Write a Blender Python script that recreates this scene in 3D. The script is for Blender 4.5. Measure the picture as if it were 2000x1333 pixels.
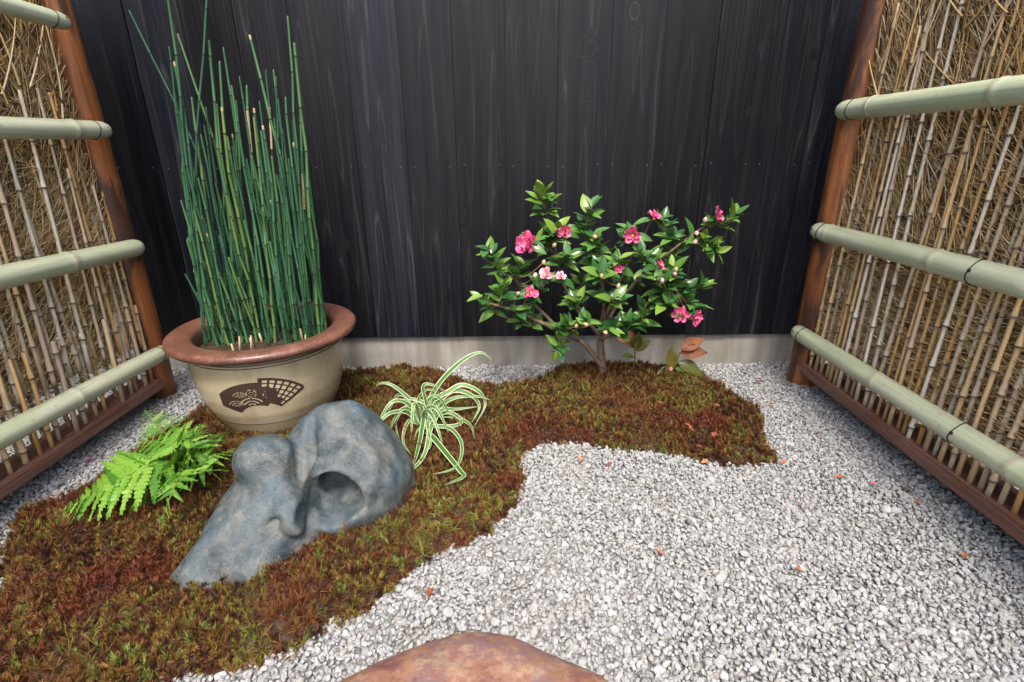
import bpy, bmesh, math, random
import numpy as np
from mathutils import Vector, Matrix, Euler, noise as mnoise

random.seed(11); RNG = np.random.default_rng(7)
scene = bpy.context.scene
for o in list(bpy.data.objects): bpy.data.objects.remove(o)
rad = math.radians

# ---------------------------------------------------------------- camera
cam_data = bpy.data.cameras.new('camera')
cam_data.sensor_width = 36.0; cam_data.lens = 17.82
cam_data.clip_start = 0.02; cam_data.clip_end = 500
cam = bpy.data.objects.new('camera', cam_data)
scene.collection.objects.link(cam); scene.camera = cam
PITCH, ROLL = rad(20.8), 0.0084
F0 = Vector((0, math.cos(PITCH), -math.sin(PITCH))); U0 = Vector((0, math.sin(PITCH), math.cos(PITCH))); R0 = Vector((1, 0, 0))
RR = R0*math.cos(ROLL) - U0*math.sin(ROLL); UU = U0*math.cos(ROLL) + R0*math.sin(ROLL)
cam.matrix_world = Matrix(((RR.x, UU.x, -F0.x, 0), (RR.y, UU.y, -F0.y, 0), (RR.z, UU.z, -F0.z, 0.8), (0, 0, 0, 1)))

# ---------------------------------------------------------------- sky, sun, exposure
SUN_EL, SUN_AZ = rad(58), math.atan2(0.03, -0.9)      # high, behind the camera
world = bpy.data.worlds.new('World'); scene.world = world; world.use_nodes = True
wn = world.node_tree
for n in list(wn.nodes): wn.nodes.remove(n)
wo = wn.nodes.new('ShaderNodeOutputWorld'); wb = wn.nodes.new('ShaderNodeBackground'); ws = wn.nodes.new('ShaderNodeTexSky')
ws.sky_type = 'NISHITA'; ws.sun_disc = False; ws.sun_elevation = SUN_EL; ws.sun_rotation = SUN_AZ
ws.air_density = 1.0; ws.dust_density = 4.5; ws.ozone_density = 0.8
wb.inputs['Strength'].default_value = 0.15
wn.links.new(ws.outputs[0], wb.inputs['Color']); wn.links.new(wb.outputs[0], wo.inputs['Surface'])
sun_data = bpy.data.lights.new('sun', 'SUN'); sun_data.energy = 1.5; sun_data.angle = rad(10); sun_data.color = (1.0, 0.96, 0.90)
sun = bpy.data.objects.new('sun', sun_data); scene.collection.objects.link(sun)
sd = Vector((math.cos(SUN_EL)*math.sin(SUN_AZ), math.cos(SUN_EL)*math.cos(SUN_AZ), math.sin(SUN_EL)))
sun.rotation_euler = sd.to_track_quat('Z', 'Y').to_euler(); sun.location = sd*10
vs = scene.view_settings; vs.view_transform = 'Standard'; vs.look = 'None'; vs.exposure = 1.32; vs.gamma = 1.0; vs.use_curve_mapping = False

scene.cycles.max_bounces = 6; scene.cycles.diffuse_bounces = 3; scene.cycles.glossy_bounces = 2; scene.cycles.transmission_bounces = 3; scene.cycles.caustics_reflective = False; scene.cycles.caustics_refractive = False
# ---------------------------------------------------------------- measured tables (metres)
MOSS = [[-1.087,1.015],[-1.134,0.97],[-1.133,0.919],[-1.055,0.841],[-0.99,0.748],[-1.04,0.7],[-1.0,0.58],[-0.92,0.47],[-0.78,0.42],[-0.66,0.47],[-0.574,0.57],[-0.508,0.585],[-0.447,0.598],[-0.384,0.611],[-0.332,0.659],[-0.287,0.695],[-0.234,0.753],[-0.192,0.804],[-0.136,0.86],[-0.072,0.898],[-0.003,0.992],[0.029,1.07],[0.014,1.183],[0.072,1.264],[0.192,1.279],[0.272,1.229],[0.345,1.228],[0.466,1.201],[0.548,1.156],[0.596,1.139],[0.689,1.161],[0.729,1.262],[0.768,1.395],[0.744,1.534],[0.709,1.625],[0.68,1.699],[0.637,1.745],[0.5,1.755],[0.3,1.765],[0.19,1.75],[0.109,1.636],[-0.038,1.602],[-0.147,1.629],[-0.25,1.726],[-0.353,1.765],[-0.5,1.74],[-0.64,1.74],[-0.78,1.7],[-0.93,1.6],[-1.0,1.48],[-1.014,1.424],[-1.023,1.347],[-1.044,1.249],[-1.06,1.151],[-1.062,1.064]]
STEMS = [[-0.854,1.478,0.285,-0.939,1.469,1.129,1],[-0.892,1.383,0.285,-0.775,1.354,1.147,0],[-0.856,1.354,0.285,-0.693,1.379,1.152,2],[-0.868,1.34,0.285,-0.783,1.331,1.026,0],[-0.858,1.445,0.285,-0.83,1.467,1.074,1],[-0.806,1.4,0.285,-0.719,1.391,1.046,0],[-0.815,1.466,0.285,-0.743,1.469,1.017,0],[-0.818,1.518,0.285,-0.76,1.54,1.06,0],[-0.821,1.358,0.285,-0.787,1.39,0.926,0],[-0.839,1.462,0.285,-0.783,1.433,0.906,0],[-0.74,1.451,0.285,-0.699,1.47,0.984,0],[-0.773,1.435,0.285,-0.71,1.439,0.958,0],[-0.737,1.506,0.285,-0.715,1.536,0.969,3],[-0.747,1.57,0.285,-0.698,1.561,0.929,3],[-0.63,1.375,0.285,-0.62,1.393,1.062,1],[-0.699,1.493,0.285,-0.637,1.483,0.998,3],[-0.66,1.478,0.285,-0.616,1.486,1.0,0],[-0.685,1.472,0.285,-0.602,1.466,0.977,0],[-0.584,1.38,0.285,-0.512,1.355,1.093,0],[-0.556,1.377,0.285,-0.518,1.403,1.045,0],[-0.568,1.404,0.285,-0.538,1.443,0.93,0],[-0.578,1.331,0.285,-0.538,1.35,0.922,0],[-0.81,1.432,0.285,-0.83,1.469,0.846,0],[-0.763,1.412,0.285,-0.72,1.391,0.906,0],[-0.805,1.442,0.285,-0.755,1.441,0.915,0],[-0.671,1.435,0.285,-0.65,1.408,0.9,0],[-0.761,1.451,0.285,-0.763,1.473,0.814,3],[-0.639,1.364,0.285,-0.604,1.343,0.86,0],[-0.65,1.441,0.285,-0.599,1.445,0.926,0],[-0.775,1.351,0.285,-0.761,1.347,0.783,0],[-0.851,1.437,0.285,-0.869,1.442,0.757,0],[-0.797,1.359,0.285,-0.803,1.368,0.739,0],[-0.669,1.456,0.285,-0.639,1.444,0.786,0],[-0.57,1.397,0.285,-0.542,1.403,0.795,0],[-0.621,1.51,0.285,-0.623,1.531,0.776,0],[-0.594,1.408,0.285,-0.598,1.423,0.727,0],[-0.789,1.446,0.285,-0.8,1.433,0.722,0],[-0.701,1.366,0.285,-0.668,1.369,0.917,0],[-0.896,1.412,0.285,-0.825,1.385,0.914,0],[-0.84,1.349,0.285,-0.802,1.367,1.001,0],[-0.638,1.339,0.285,-0.649,1.356,0.66,0],[-0.545,1.377,0.285,-0.541,1.357,0.66,3],[-0.892,1.443,0.285,-0.879,1.438,0.744,3],[-0.709,1.508,0.285,-0.712,1.487,0.591,0],[-0.699,1.385,0.285,-0.685,1.385,0.812,0],[-0.685,1.372,0.285,-0.635,1.378,0.879,0],[-0.795,1.405,0.285,-0.803,1.403,0.599,0],[-0.808,1.365,0.285,-0.816,1.369,0.643,0],[-0.7,1.481,0.285,-0.688,1.513,0.851,0],[-0.595,1.434,0.285,-0.57,1.434,0.822,0],[-0.589,1.508,0.285,-0.592,1.505,0.598,0],[-0.577,1.474,0.285,-0.56,1.447,0.717,0],[-0.766,1.351,0.285,-0.812,1.369,0.596,0],[-0.563,1.418,0.285,-0.566,1.421,0.602,0],[-0.755,1.424,0.285,-0.731,1.414,0.836,0],[-0.863,1.425,0.285,-0.859,1.446,0.796,0],[-0.833,1.343,0.285,-0.842,1.339,0.684,0],[-0.823,1.534,0.285,-0.861,1.537,0.615,0],[-0.775,1.411,0.285,-0.755,1.392,0.74,0],[-0.842,1.425,0.285,-0.924,1.461,0.57,0],[-0.607,1.338,0.285,-0.59,1.308,0.633,0],[-0.618,1.39,0.285,-0.587,1.389,0.775,0],[-0.818,1.339,0.285,-0.8,1.345,0.869,0],[-0.59,1.516,0.285,-0.563,1.492,0.827,0],[-0.566,1.471,0.285,-0.617,1.507,0.572,0],[-0.789,1.506,0.285,-0.792,1.48,0.722,0],[-0.805,1.343,0.285,-0.805,1.326,0.663,0],[-0.596,1.467,0.285,-0.578,1.465,0.876,3],[-0.879,1.464,0.285,-0.884,1.498,0.783,0],[-0.582,1.44,0.285,-0.574,1.47,0.781,3],[-0.715,1.461,0.285,-0.702,1.465,0.791,0],[-0.836,1.454,0.285,-0.807,1.451,0.865,0],[-0.639,1.355,0.285,-0.636,1.346,0.579,0],[-0.86,1.383,0.285,-0.869,1.369,0.581,0],[-0.724,1.394,0.285,-0.724,1.422,0.815,0],[-0.637,1.529,0.285,-0.629,1.508,0.743,0],[-0.87,1.453,0.285,-0.906,1.441,0.594,0],[-0.708,1.414,0.285,-0.714,1.387,0.626,0],[-0.668,1.51,0.285,-0.684,1.487,0.573,0],[-0.635,1.495,0.285,-0.615,1.487,0.856,0],[-0.801,1.363,0.285,-0.83,1.379,0.626,0],[-0.737,1.398,0.285,-0.75,1.408,0.569,0],[-0.58,1.424,0.285,-0.556,1.46,0.745,0],[-0.622,1.404,0.285,-0.628,1.423,0.739,0],[-0.79,1.511,0.285,-0.754,1.49,0.844,0],[-0.548,1.417,0.285,-0.556,1.407,0.581,0],[-0.707,1.455,0.285,-0.701,1.427,0.783,0],[-0.828,1.52,0.285,-0.88,1.55,0.627,0],[-0.776,1.496,0.285,-0.814,1.491,0.632,0],[-0.697,1.525,0.285,-0.684,1.496,0.673,0],[-0.776,1.408,0.285,-0.749,1.385,0.67,0],[-0.751,1.464,0.285,-0.743,1.446,0.642,0],[-0.753,1.351,0.285,-0.785,1.376,0.593,0],[-0.749,1.53,0.285,-0.718,1.565,0.89,0],[-0.848,1.494,0.285,-0.861,1.517,0.67,0],[-0.577,1.347,0.285,-0.578,1.354,0.69,0],[-0.729,1.383,0.285,-0.749,1.382,0.69,0],[-0.577,1.336,0.285,-0.54,1.309,0.781,0],[-0.583,1.362,0.285,-0.564,1.359,0.676,3],[-0.611,1.54,0.285,-0.591,1.524,0.72,0],[-0.828,1.403,0.285,-0.83,1.39,0.627,3],[-0.771,1.52,0.285,-0.772,1.507,0.663,0],[-0.592,1.37,0.285,-0.594,1.383,0.833,0],[-0.725,1.503,0.285,-0.72,1.483,0.674,0],[-0.66,1.408,0.285,-0.691,1.441,0.641,0],[-0.714,1.568,0.285,-0.68,1.594,0.886,0],[-0.72,1.37,0.285,-0.761,1.383,0.473,0],[-0.619,1.384,0.285,-0.671,1.381,0.478,0],[-0.718,1.447,0.285,-0.755,1.43,0.567,0],[-0.867,1.484,0.285,-0.928,1.503,0.533,0],[-0.829,1.385,0.285,-0.84,1.42,0.615,0],[-0.729,1.417,0.285,-0.81,1.433,0.471,0],[-0.839,1.448,0.285,-0.899,1.465,0.387,0],[-0.773,1.467,0.285,-0.796,1.457,0.55,0],[-0.853,1.452,0.285,-0.948,1.475,0.404,0],[-0.862,1.414,0.285,-0.92,1.405,0.478,0],[-0.684,1.409,0.285,-0.71,1.384,0.548,0],[-0.557,1.396,0.285,-0.593,1.412,0.422,0],[-0.579,1.414,0.285,-0.654,1.443,0.46,0],[-0.834,1.406,0.285,-0.889,1.419,0.479,0],[-0.569,1.456,0.285,-0.617,1.453,0.371,0],[-0.788,1.508,0.285,-0.869,1.491,0.383,0],[-0.829,1.36,0.285,-0.87,1.373,0.497,0],[-0.858,1.421,0.285,-0.898,1.43,0.468,0],[-0.732,1.364,0.285,-0.755,1.349,0.533,0],[-0.805,1.439,0.285,-0.886,1.471,0.367,0],[-0.56,1.449,0.285,-0.623,1.477,0.379,0],[-0.751,1.366,0.285,-0.847,1.387,0.389,0]]
LIMBS = [[[0.322,1.6,0.0],[0.316,1.6,0.07],[0.307,1.6,0.13],[0.3,1.6,0.19]],[[0.314,1.595,0.09],[0.231,1.58,0.195],[0.142,1.56,0.261],[0.066,1.55,0.344],[0.01,1.56,0.417]],[[0.296,1.6,0.211],[0.221,1.6,0.293],[0.163,1.61,0.403],[0.136,1.62,0.526],[0.115,1.62,0.605]],[[0.292,1.6,0.22],[0.3,1.58,0.333],[0.266,1.57,0.469],[0.233,1.58,0.532]],[[0.301,1.6,0.22],[0.366,1.62,0.338],[0.443,1.62,0.424],[0.535,1.6,0.518],[0.601,1.58,0.575]],[[0.297,1.6,0.192],[0.375,1.56,0.269],[0.432,1.52,0.349],[0.501,1.5,0.395]],[[0.307,1.6,0.201],[0.333,1.66,0.291],[0.382,1.68,0.41],[0.405,1.66,0.5]],[[0.222,1.58,0.202],[0.098,1.52,0.282],[0.001,1.5,0.333],[-0.07,1.5,0.356]]]
SHOOTS = [[0.098,1.62,0.67,14,1],[0.24,1.58,0.627,13,0],[-0.069,1.56,0.509,9,1],[-0.096,1.5,0.371,4,1],[0.057,1.56,0.536,7,0],[0.371,1.6,0.556,9,0],[0.471,1.62,0.595,8,0],[0.684,1.58,0.605,9,0],[0.635,1.56,0.497,10,1],[0.589,1.52,0.397,9,0],[0.574,1.5,0.338,6,0],[-0.022,1.52,0.411,9,1],[0.016,1.48,0.34,8,0],[0.143,1.5,0.195,4,0],[0.177,1.5,0.281,8,0],[0.234,1.46,0.301,9,0],[0.301,1.46,0.279,7,0],[0.361,1.48,0.293,9,0],[0.409,1.48,0.352,10,0],[0.465,1.46,0.359,9,0],[0.203,1.48,0.371,10,0],[0.26,1.46,0.454,10,0],[0.326,1.5,0.491,10,0],[0.175,1.52,0.502,10,0],[0.253,1.54,0.546,10,0],[0.39,1.52,0.507,10,0],[0.481,1.5,0.463,10,1],[0.097,1.48,0.418,9,0],[0.303,1.44,0.382,9,0],[0.14,1.56,0.57,9,1],[0.427,1.46,0.438,9,0],[0.306,1.62,0.483,8,0],[0.242,1.66,0.381,8,0],[0.423,1.68,0.375,8,0],[0.542,1.62,0.506,8,0],[0.035,1.6,0.448,6,0]]
FLOWERS = [[0.052,1.53,0.529,1.25,0],[0.163,1.56,0.562,0.8,0],[0.373,1.56,0.549,0.9,0],[0.442,1.6,0.599,0.7,0],[0.622,1.57,0.601,0.95,0],[0.515,1.47,0.325,0.85,0],[0.558,1.47,0.314,0.85,0],[0.105,1.48,0.45,0.7,1],[0.436,1.48,0.474,0.6,0],[0.056,1.46,0.397,0.75,0],[0.322,1.5,0.462,0.5,0],[0.146,1.47,0.445,0.5,1]]
BUDS = [[0.097,1.5,0.481,0],[-0.014,1.47,0.389,0],[0.019,1.46,0.396,0],[0.07,1.47,0.449,1],[0.19,1.44,0.455,0],[0.26,1.43,0.454,0],[0.308,1.42,0.427,0],[0.483,1.47,0.449,1],[0.438,1.44,0.438,1],[0.474,1.45,0.437,0],[0.237,1.45,0.367,0],[0.197,1.46,0.293,0],[0.223,1.44,0.304,0],[0.282,1.44,0.279,2],[0.367,1.45,0.359,0],[0.583,1.55,0.595,1],[0.568,1.57,0.527,1],[0.566,1.56,0.554,1],[0.25,1.52,0.552,1],[0.13,1.53,0.526,0],[0.08,1.46,0.406,0],[0.485,1.47,0.462,0]]
BLADES = [[[-0.27,1.31,0.03],[-0.262,1.31,0.077],[-0.21,1.316,0.171],[-0.142,1.325,0.238],[-0.09,1.332,0.26],[-0.058,1.336,0.236]],[[-0.27,1.31,0.03],[-0.233,1.313,0.113],[-0.186,1.319,0.143],[-0.145,1.325,0.162],[-0.097,1.331,0.136],[-0.081,1.334,0.09],[-0.108,1.268,0.062]],[[-0.27,1.31,0.03],[-0.214,1.316,0.112],[-0.169,1.321,0.146],[-0.12,1.328,0.127],[-0.098,1.331,0.087],[-0.118,1.281,0.062]],[[-0.27,1.31,0.03],[-0.247,1.311,0.1],[-0.28,1.313,0.121],[-0.307,1.317,0.123],[-0.335,1.321,0.112]],[[-0.27,1.31,0.03],[-0.278,1.313,0.091],[-0.306,1.317,0.131],[-0.348,1.323,0.165],[-0.378,1.327,0.169],[-0.395,1.329,0.159]],[[-0.27,1.31,0.03],[-0.271,1.277,0.062],[-0.302,1.316,0.097],[-0.325,1.31,0.086],[-0.335,1.272,0.062],[-0.29,1.146,0.062]],[[-0.27,1.31,0.03],[-0.276,1.284,0.062],[-0.301,1.297,0.062],[-0.303,1.227,0.062],[-0.29,1.169,0.062],[-0.263,1.122,0.062]],[[-0.27,1.31,0.03],[-0.259,1.31,0.077],[-0.254,1.214,0.062],[-0.25,1.119,0.062],[-0.25,1.068,0.062]],[[-0.27,1.31,0.03],[-0.218,1.31,0.081],[-0.232,1.257,0.062],[-0.228,1.129,0.062],[-0.246,1.063,0.062],[-0.271,1.045,0.062]],[[-0.27,1.31,0.03],[-0.221,1.208,0.062],[-0.174,1.128,0.062],[-0.128,1.047,0.062],[-0.12,1.024,0.062],[-0.163,0.993,0.062]],[[-0.27,1.31,0.03],[-0.216,1.263,0.062],[-0.175,1.25,0.062],[-0.14,1.183,0.062],[-0.133,1.102,0.062],[-0.149,1.057,0.062],[-0.194,1.036,0.062]],[[-0.27,1.31,0.03],[-0.226,1.264,0.062],[-0.183,1.263,0.062],[-0.152,1.275,0.062],[-0.151,1.302,0.062],[-0.182,1.31,0.065],[-0.219,1.31,0.066]],[[-0.27,1.31,0.03],[-0.208,1.31,0.088],[-0.165,1.322,0.085],[-0.101,1.331,0.088]],[[-0.27,1.31,0.03],[-0.232,1.313,0.128],[-0.218,1.315,0.101],[-0.201,1.303,0.062]],[[-0.27,1.31,0.03],[-0.195,1.31,0.081],[-0.148,1.302,0.062],[-0.118,1.262,0.062],[-0.104,1.194,0.062]],[[-0.27,1.31,0.03],[-0.248,1.31,0.085],[-0.256,1.311,0.163],[-0.23,1.313,0.169],[-0.186,1.319,0.14]],[[-0.27,1.31,0.03],[-0.208,1.316,0.1],[-0.164,1.322,0.123],[-0.104,1.33,0.122],[-0.064,1.336,0.107]],[[-0.27,1.31,0.03],[-0.253,1.31,0.07],[-0.235,1.232,0.062],[-0.22,1.167,0.062],[-0.232,1.119,0.062]],[[-0.27,1.31,0.03],[-0.262,1.31,0.085],[-0.273,1.313,0.121],[-0.244,1.311,0.155],[-0.206,1.316,0.137]],[[-0.27,1.31,0.03],[-0.241,1.312,0.091],[-0.244,1.27,0.062],[-0.266,1.245,0.062],[-0.269,1.191,0.062]],[[-0.27,1.31,0.03],[-0.295,1.317,0.111],[-0.329,1.327,0.132],[-0.359,1.336,0.091],[-0.374,1.34,0.05]],[[-0.27,1.31,0.03],[-0.249,1.294,0.099],[-0.218,1.272,0.117],[-0.193,1.253,0.082],[-0.18,1.244,0.047]],[[-0.27,1.31,0.03],[-0.301,1.285,0.095],[-0.345,1.25,0.111],[-0.382,1.219,0.079],[-0.4,1.204,0.046]],[[-0.27,1.31,0.03],[-0.248,1.31,0.113],[-0.217,1.31,0.134],[-0.191,1.31,0.092],[-0.178,1.31,0.051]],[[-0.27,1.31,0.03],[-0.289,1.295,0.095],[-0.315,1.274,0.111],[-0.338,1.256,0.079],[-0.349,1.247,0.046]],[[-0.27,1.31,0.03],[-0.297,1.29,0.119],[-0.336,1.263,0.141],[-0.368,1.239,0.097],[-0.385,1.228,0.052]],[[-0.27,1.31,0.03],[-0.273,1.29,0.109],[-0.277,1.262,0.129],[-0.28,1.238,0.089],[-0.282,1.226,0.05]],[[-0.27,1.31,0.03],[-0.25,1.277,0.101],[-0.223,1.231,0.119],[-0.199,1.192,0.083],[-0.187,1.172,0.048]]]
FERN = [[[-0.82,1.058,0.07],[-0.806,1.021,0.12],[-0.816,0.979,0.135],[-0.857,0.944,0.13],[-0.915,0.927,0.1],[-1.012,0.925,0.05]],[[-0.82,1.065,0.07],[-0.793,1.034,0.13],[-0.823,1.054,0.16],[-0.899,1.118,0.17],[-0.963,1.179,0.165]],[[-0.816,1.065,0.07],[-0.766,1.034,0.13],[-0.752,1.055,0.14],[-0.755,1.109,0.13],[-0.751,1.159,0.11]],[[-0.806,1.052,0.07],[-0.743,1.016,0.12],[-0.714,1.031,0.12],[-0.702,1.094,0.1]],[[-0.806,1.043,0.07],[-0.737,0.942,0.13],[-0.715,0.88,0.13],[-0.735,0.873,0.09],[-0.742,0.866,0.06]],[[-0.801,1.048,0.07],[-0.738,0.994,0.11],[-0.7,0.989,0.11],[-0.698,1.042,0.08]],[[-0.819,1.052,0.07],[-0.8,0.975,0.1],[-0.81,0.938,0.1],[-0.84,0.924,0.07]],[[-0.819,1.061,0.07],[-0.775,1.003,0.15],[-0.804,1.017,0.165],[-0.861,1.039,0.16],[-0.901,1.041,0.145]],[[-0.815,1.061,0.07],[-0.754,1.013,0.15],[-0.755,1.045,0.165],[-0.775,1.113,0.16]]]
FERNBASE = [-0.833,1.072,0.03]
LEAF_G = [[0.675,0.975,0.009],[0.95,0.977,0.009],[0.896,1.05,0.009],[0.964,1.029,0.009],[0.887,1.352,0.009],[0.896,1.292,0.009],[0.722,1.147,0.009],[0.864,1.552,0.009],[0.879,1.641,0.009],[0.302,0.827,0.009],[0.563,0.778,0.009],[0.256,1.142,0.009],[0.515,1.15,0.009],[0.83,1.461,0.009],[0.752,1.428,0.009],[0.184,1.167,0.009],[0.83,1.078,0.009],[0.919,0.81,0.009],[-0.16,0.732,0.009],[-1.048,0.979,0.009],[0.123,1.722,0.009],[1.003,1.765,0.009]]
LEAF_M = [[0.498,1.254,0.058],[0.499,1.234,0.058],[0.553,1.206,0.058],[0.491,1.149,0.058],[0.069,1.492,0.058],[0.337,1.465,0.058],[0.419,1.463,0.058],[0.457,1.393,0.058],[0.623,1.373,0.058]]
PETAL = [[-1.158,1.183,0.01],[0.056,1.555,0.05],[0.344,1.484,0.05],[0.894,1.047,0.011]]


# ---------------------------------------------------------------- object helpers
COL = scene.collection
def tag(o, label=None, cat=None, group=None, kind=None):
    if label: o['label'] = label
    if cat: o['category'] = cat
    if group: o['group'] = group
    if kind: o['kind'] = kind
    return o
def link(name, me, parent=None):
    o = bpy.data.objects.new(name, me); COL.objects.link(o)
    if parent is not None: o.parent = parent
    return o
def empty(name, loc=(0, 0, 0)):
    o = bpy.data.objects.new(name, None); COL.objects.link(o); o.location = loc; o.empty_display_size = .05
    return o
def mesh(name, v, f, mats, mi=None, smooth=True):
    me = bpy.data.meshes.new(name)
    me.from_pydata([tuple(map(float, q)) for q in v], [], [tuple(map(int, q)) for q in f])
    for m in (mats if isinstance(mats, (list, tuple)) else [mats]): me.materials.append(m)
    if mi is not None: me.polygons.foreach_set('material_index', np.asarray(mi, dtype=np.int32))
    if smooth: me.polygons.foreach_set('use_smooth', np.ones(len(me.polygons), dtype=bool))
    me.update(); return me
def rel(parent, v):                                   # world vertices -> parent's local (parents are only translated)
    p = np.array(parent.location); return np.asarray(v, float) - p
def quads_mesh(name, V, Q, mats, smooth=True):        # fast path
    me = bpy.data.meshes.new(name); k = Q.shape[1]
    me.vertices.add(len(V)); me.vertices.foreach_set('co', np.ascontiguousarray(V, dtype=np.float32).ravel())
    me.loops.add(Q.size); me.loops.foreach_set('vertex_index', np.ascontiguousarray(Q, dtype=np.int32).ravel())
    me.polygons.add(len(Q)); me.polygons.foreach_set('loop_start', np.arange(0, Q.size, k, dtype=np.int32))
    me.polygons.foreach_set('use_smooth', np.full(len(Q), smooth))
    for m in (mats if isinstance(mats, (list, tuple)) else [mats]): me.materials.append(m)
    me.update(calc_edges=True); me.validate(); return me

def catmull(P, n):
    P = np.asarray(P, float); m = len(P)
    if m < 3:
        t = np.linspace(0, 1, n)[:, None]; return P[0]*(1-t) + P[-1]*t
    E = np.vstack([2*P[0]-P[1], P, 2*P[-1]-P[-2]]); out = []
    for t in np.linspace(0, m-1, n):
        i = min(int(t), m-2); u = t-i; a, b, c, d = E[i], E[i+1], E[i+2], E[i+3]
        out.append(.5*((2*b) + (c-a)*u + (2*a-5*b+4*c-d)*u*u + (3*b-a-3*c+d)*u**3))
    return np.array(out)
def frames(P):
    T = np.gradient(P, axis=0); T /= np.linalg.norm(T, axis=1)[:, None] + 1e-12
    a = np.array([0, 0, 1.]) if abs(T[0][2]) < .8 else np.array([1., 0, 0])
    N = []; n = a - T[0]*(a@T[0]); n /= np.linalg.norm(n)
    for t in T:
        n = n - t*(n@t); n /= np.linalg.norm(n) + 1e-12; N.append(n.copy())
    N = np.array(N); return T, N, np.cross(T, N)
def tube(P, r, sides=7, cap=True, wob=0):
    P = np.asarray(P, float); r = np.broadcast_to(np.asarray(r, float), (len(P),)); T, N, B = frames(P)
    th = np.linspace(0, 2*np.pi, sides, endpoint=False)
    rr = r[:, None]*(1 + (wob*RNG.standard_normal((len(P), sides)) if wob else 0))
    V = P[:, None, :] + rr[..., None]*(np.cos(th)[None, :, None]*N[:, None, :] + np.sin(th)[None, :, None]*B[:, None, :])
    V = V.reshape(-1, 3); f = []; n = len(P)
    for i in range(n-1):
        for j in range(sides):
            k = (j+1) % sides; f.append((i*sides+j, i*sides+k, (i+1)*sides+k, (i+1)*sides+j))
    if cap: f.append(tuple(range(sides-1, -1, -1))); f.append(tuple((n-1)*sides+j for j in range(sides)))
    return V, f
def box(x0, x1, y0, y1, z0, z1, bev=0.0):
    bm = bmesh.new(); bmesh.ops.create_cube(bm, size=1)
    for v in bm.verts: v.co = Vector(((x0+x1)/2+v.co.x*(x1-x0), (y0+y1)/2+v.co.y*(y1-y0), (z0+z1)/2+v.co.z*(z1-z0)))
    if bev: bmesh.ops.bevel(bm, geom=bm.edges[:], offset=bev, segments=2, affect='EDGES')
    V = [tuple(v.co) for v in bm.verts]; bm.verts.index_update(); Fc = [tuple(v.index for v in f.verts) for f in bm.faces]; bm.free()
    return V, Fc

# ---------------------------------------------------------------- material helpers
class NT:
    def __init__(s, name):
        s.m = bpy.data.materials.new(name); s.m.use_nodes = True; s.t = s.m.node_tree
        s.b = s.t.nodes['Principled BSDF']
    def n(s, typ, **k):
        x = s.t.nodes.new(typ)
        for a, b in k.items(): setattr(x, a, b)
        return x
    def l(s, a, b): s.t.links.new(a, b); return s
    def val(s, sock, v):
        if isinstance(v, bpy.types.NodeSocket): s.t.links.new(v, sock)
        else: sock.default_value = v
    def geo(s): return s.n('ShaderNodeNewGeometry')
    def pos(s): return s.geo().outputs['Position']
    def obj(s): return s.n('ShaderNodeTexCoord').outputs['Object']
    def rnd(s): return s.n('ShaderNodeObjectInfo').outputs['Random']
    def island(s): return s.geo().outputs['Random Per Island']
    def vmul(s, v, k):
        x = s.n('ShaderNodeVectorMath', operation='MULTIPLY'); s.val(x.inputs[0], v); x.inputs[1].default_value = k; return x.outputs[0]
    def vadd(s, v, k):
        x = s.n('ShaderNodeVectorMath', operation='ADD'); s.val(x.inputs[0], v); s.val(x.inputs[1], k); return x.outputs[0]
    def math(s, op, a, b=0.0, c=0.0):
        x = s.n('ShaderNodeMath', operation=op); s.val(x.inputs[0], a); s.val(x.inputs[1], b); s.val(x.inputs[2], c); return x.outputs[0]
    def noise(s, v, scale, detail=4, rough=.55, dist=0):
        x = s.n('ShaderNodeTexNoise'); s.val(x.inputs['Vector'], v); x.inputs['Scale'].default_value = scale
        x.inputs['Detail'].default_value = detail; x.inputs['Roughness'].default_value = rough; x.inputs['Distortion'].default_value = dist
        return x.outputs['Fac']
    def voro(s, v, scale, feature='F1'):
        x = s.n('ShaderNodeTexVoronoi', feature=feature); s.val(x.inputs['Vector'], v); x.inputs['Scale'].default_value = scale
        return x
    def ramp(s, fac, stops, interp='LINEAR'):
        x = s.n('ShaderNodeValToRGB'); x.color_ramp.interpolation = interp; e = x.color_ramp.elements
        while len(e) < len(stops): e.new(.5)
        for i, (p, c) in enumerate(stops):
            e[i].position = p; e[i].color = (c, c, c, 1) if isinstance(c, (int, float)) else (*c, 1)
        s.val(x.inputs[0], fac); return x.outputs[0]
    def mix(s, fac, a, b, blend='MIX'):
        x = s.n('ShaderNodeMix', data_type='RGBA', blend_type=blend); s.val(x.inputs[0], fac)
        for k, v in ((6, a), (7, b)): s.val(x.inputs[k], (*v, 1) if isinstance(v, tuple) and len(v) == 3 else v)
        return x.outputs[2]
    def bump(s, h, strength=.3, dist=.01):
        x = s.n('ShaderNodeBump'); x.inputs['Strength'].default_value = strength; x.inputs['Distance'].default_value = dist
        s.val(x.inputs['Height'], h); s.l(x.outputs[0], s.b.inputs['Normal']); return s
    def out(s, col, rough=.6, spec=.4, **k):
        s.val(s.b.inputs['Base Color'], (*col, 1) if isinstance(col, tuple) and len(col) == 3 else col)
        s.val(s.b.inputs['Roughness'], rough); s.b.inputs['Specular IOR Level'].default_value = spec
        for a, v in k.items(): s.val(s.b.inputs[a.replace('_', ' ')], v)
        return s.m
M = {}
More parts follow.
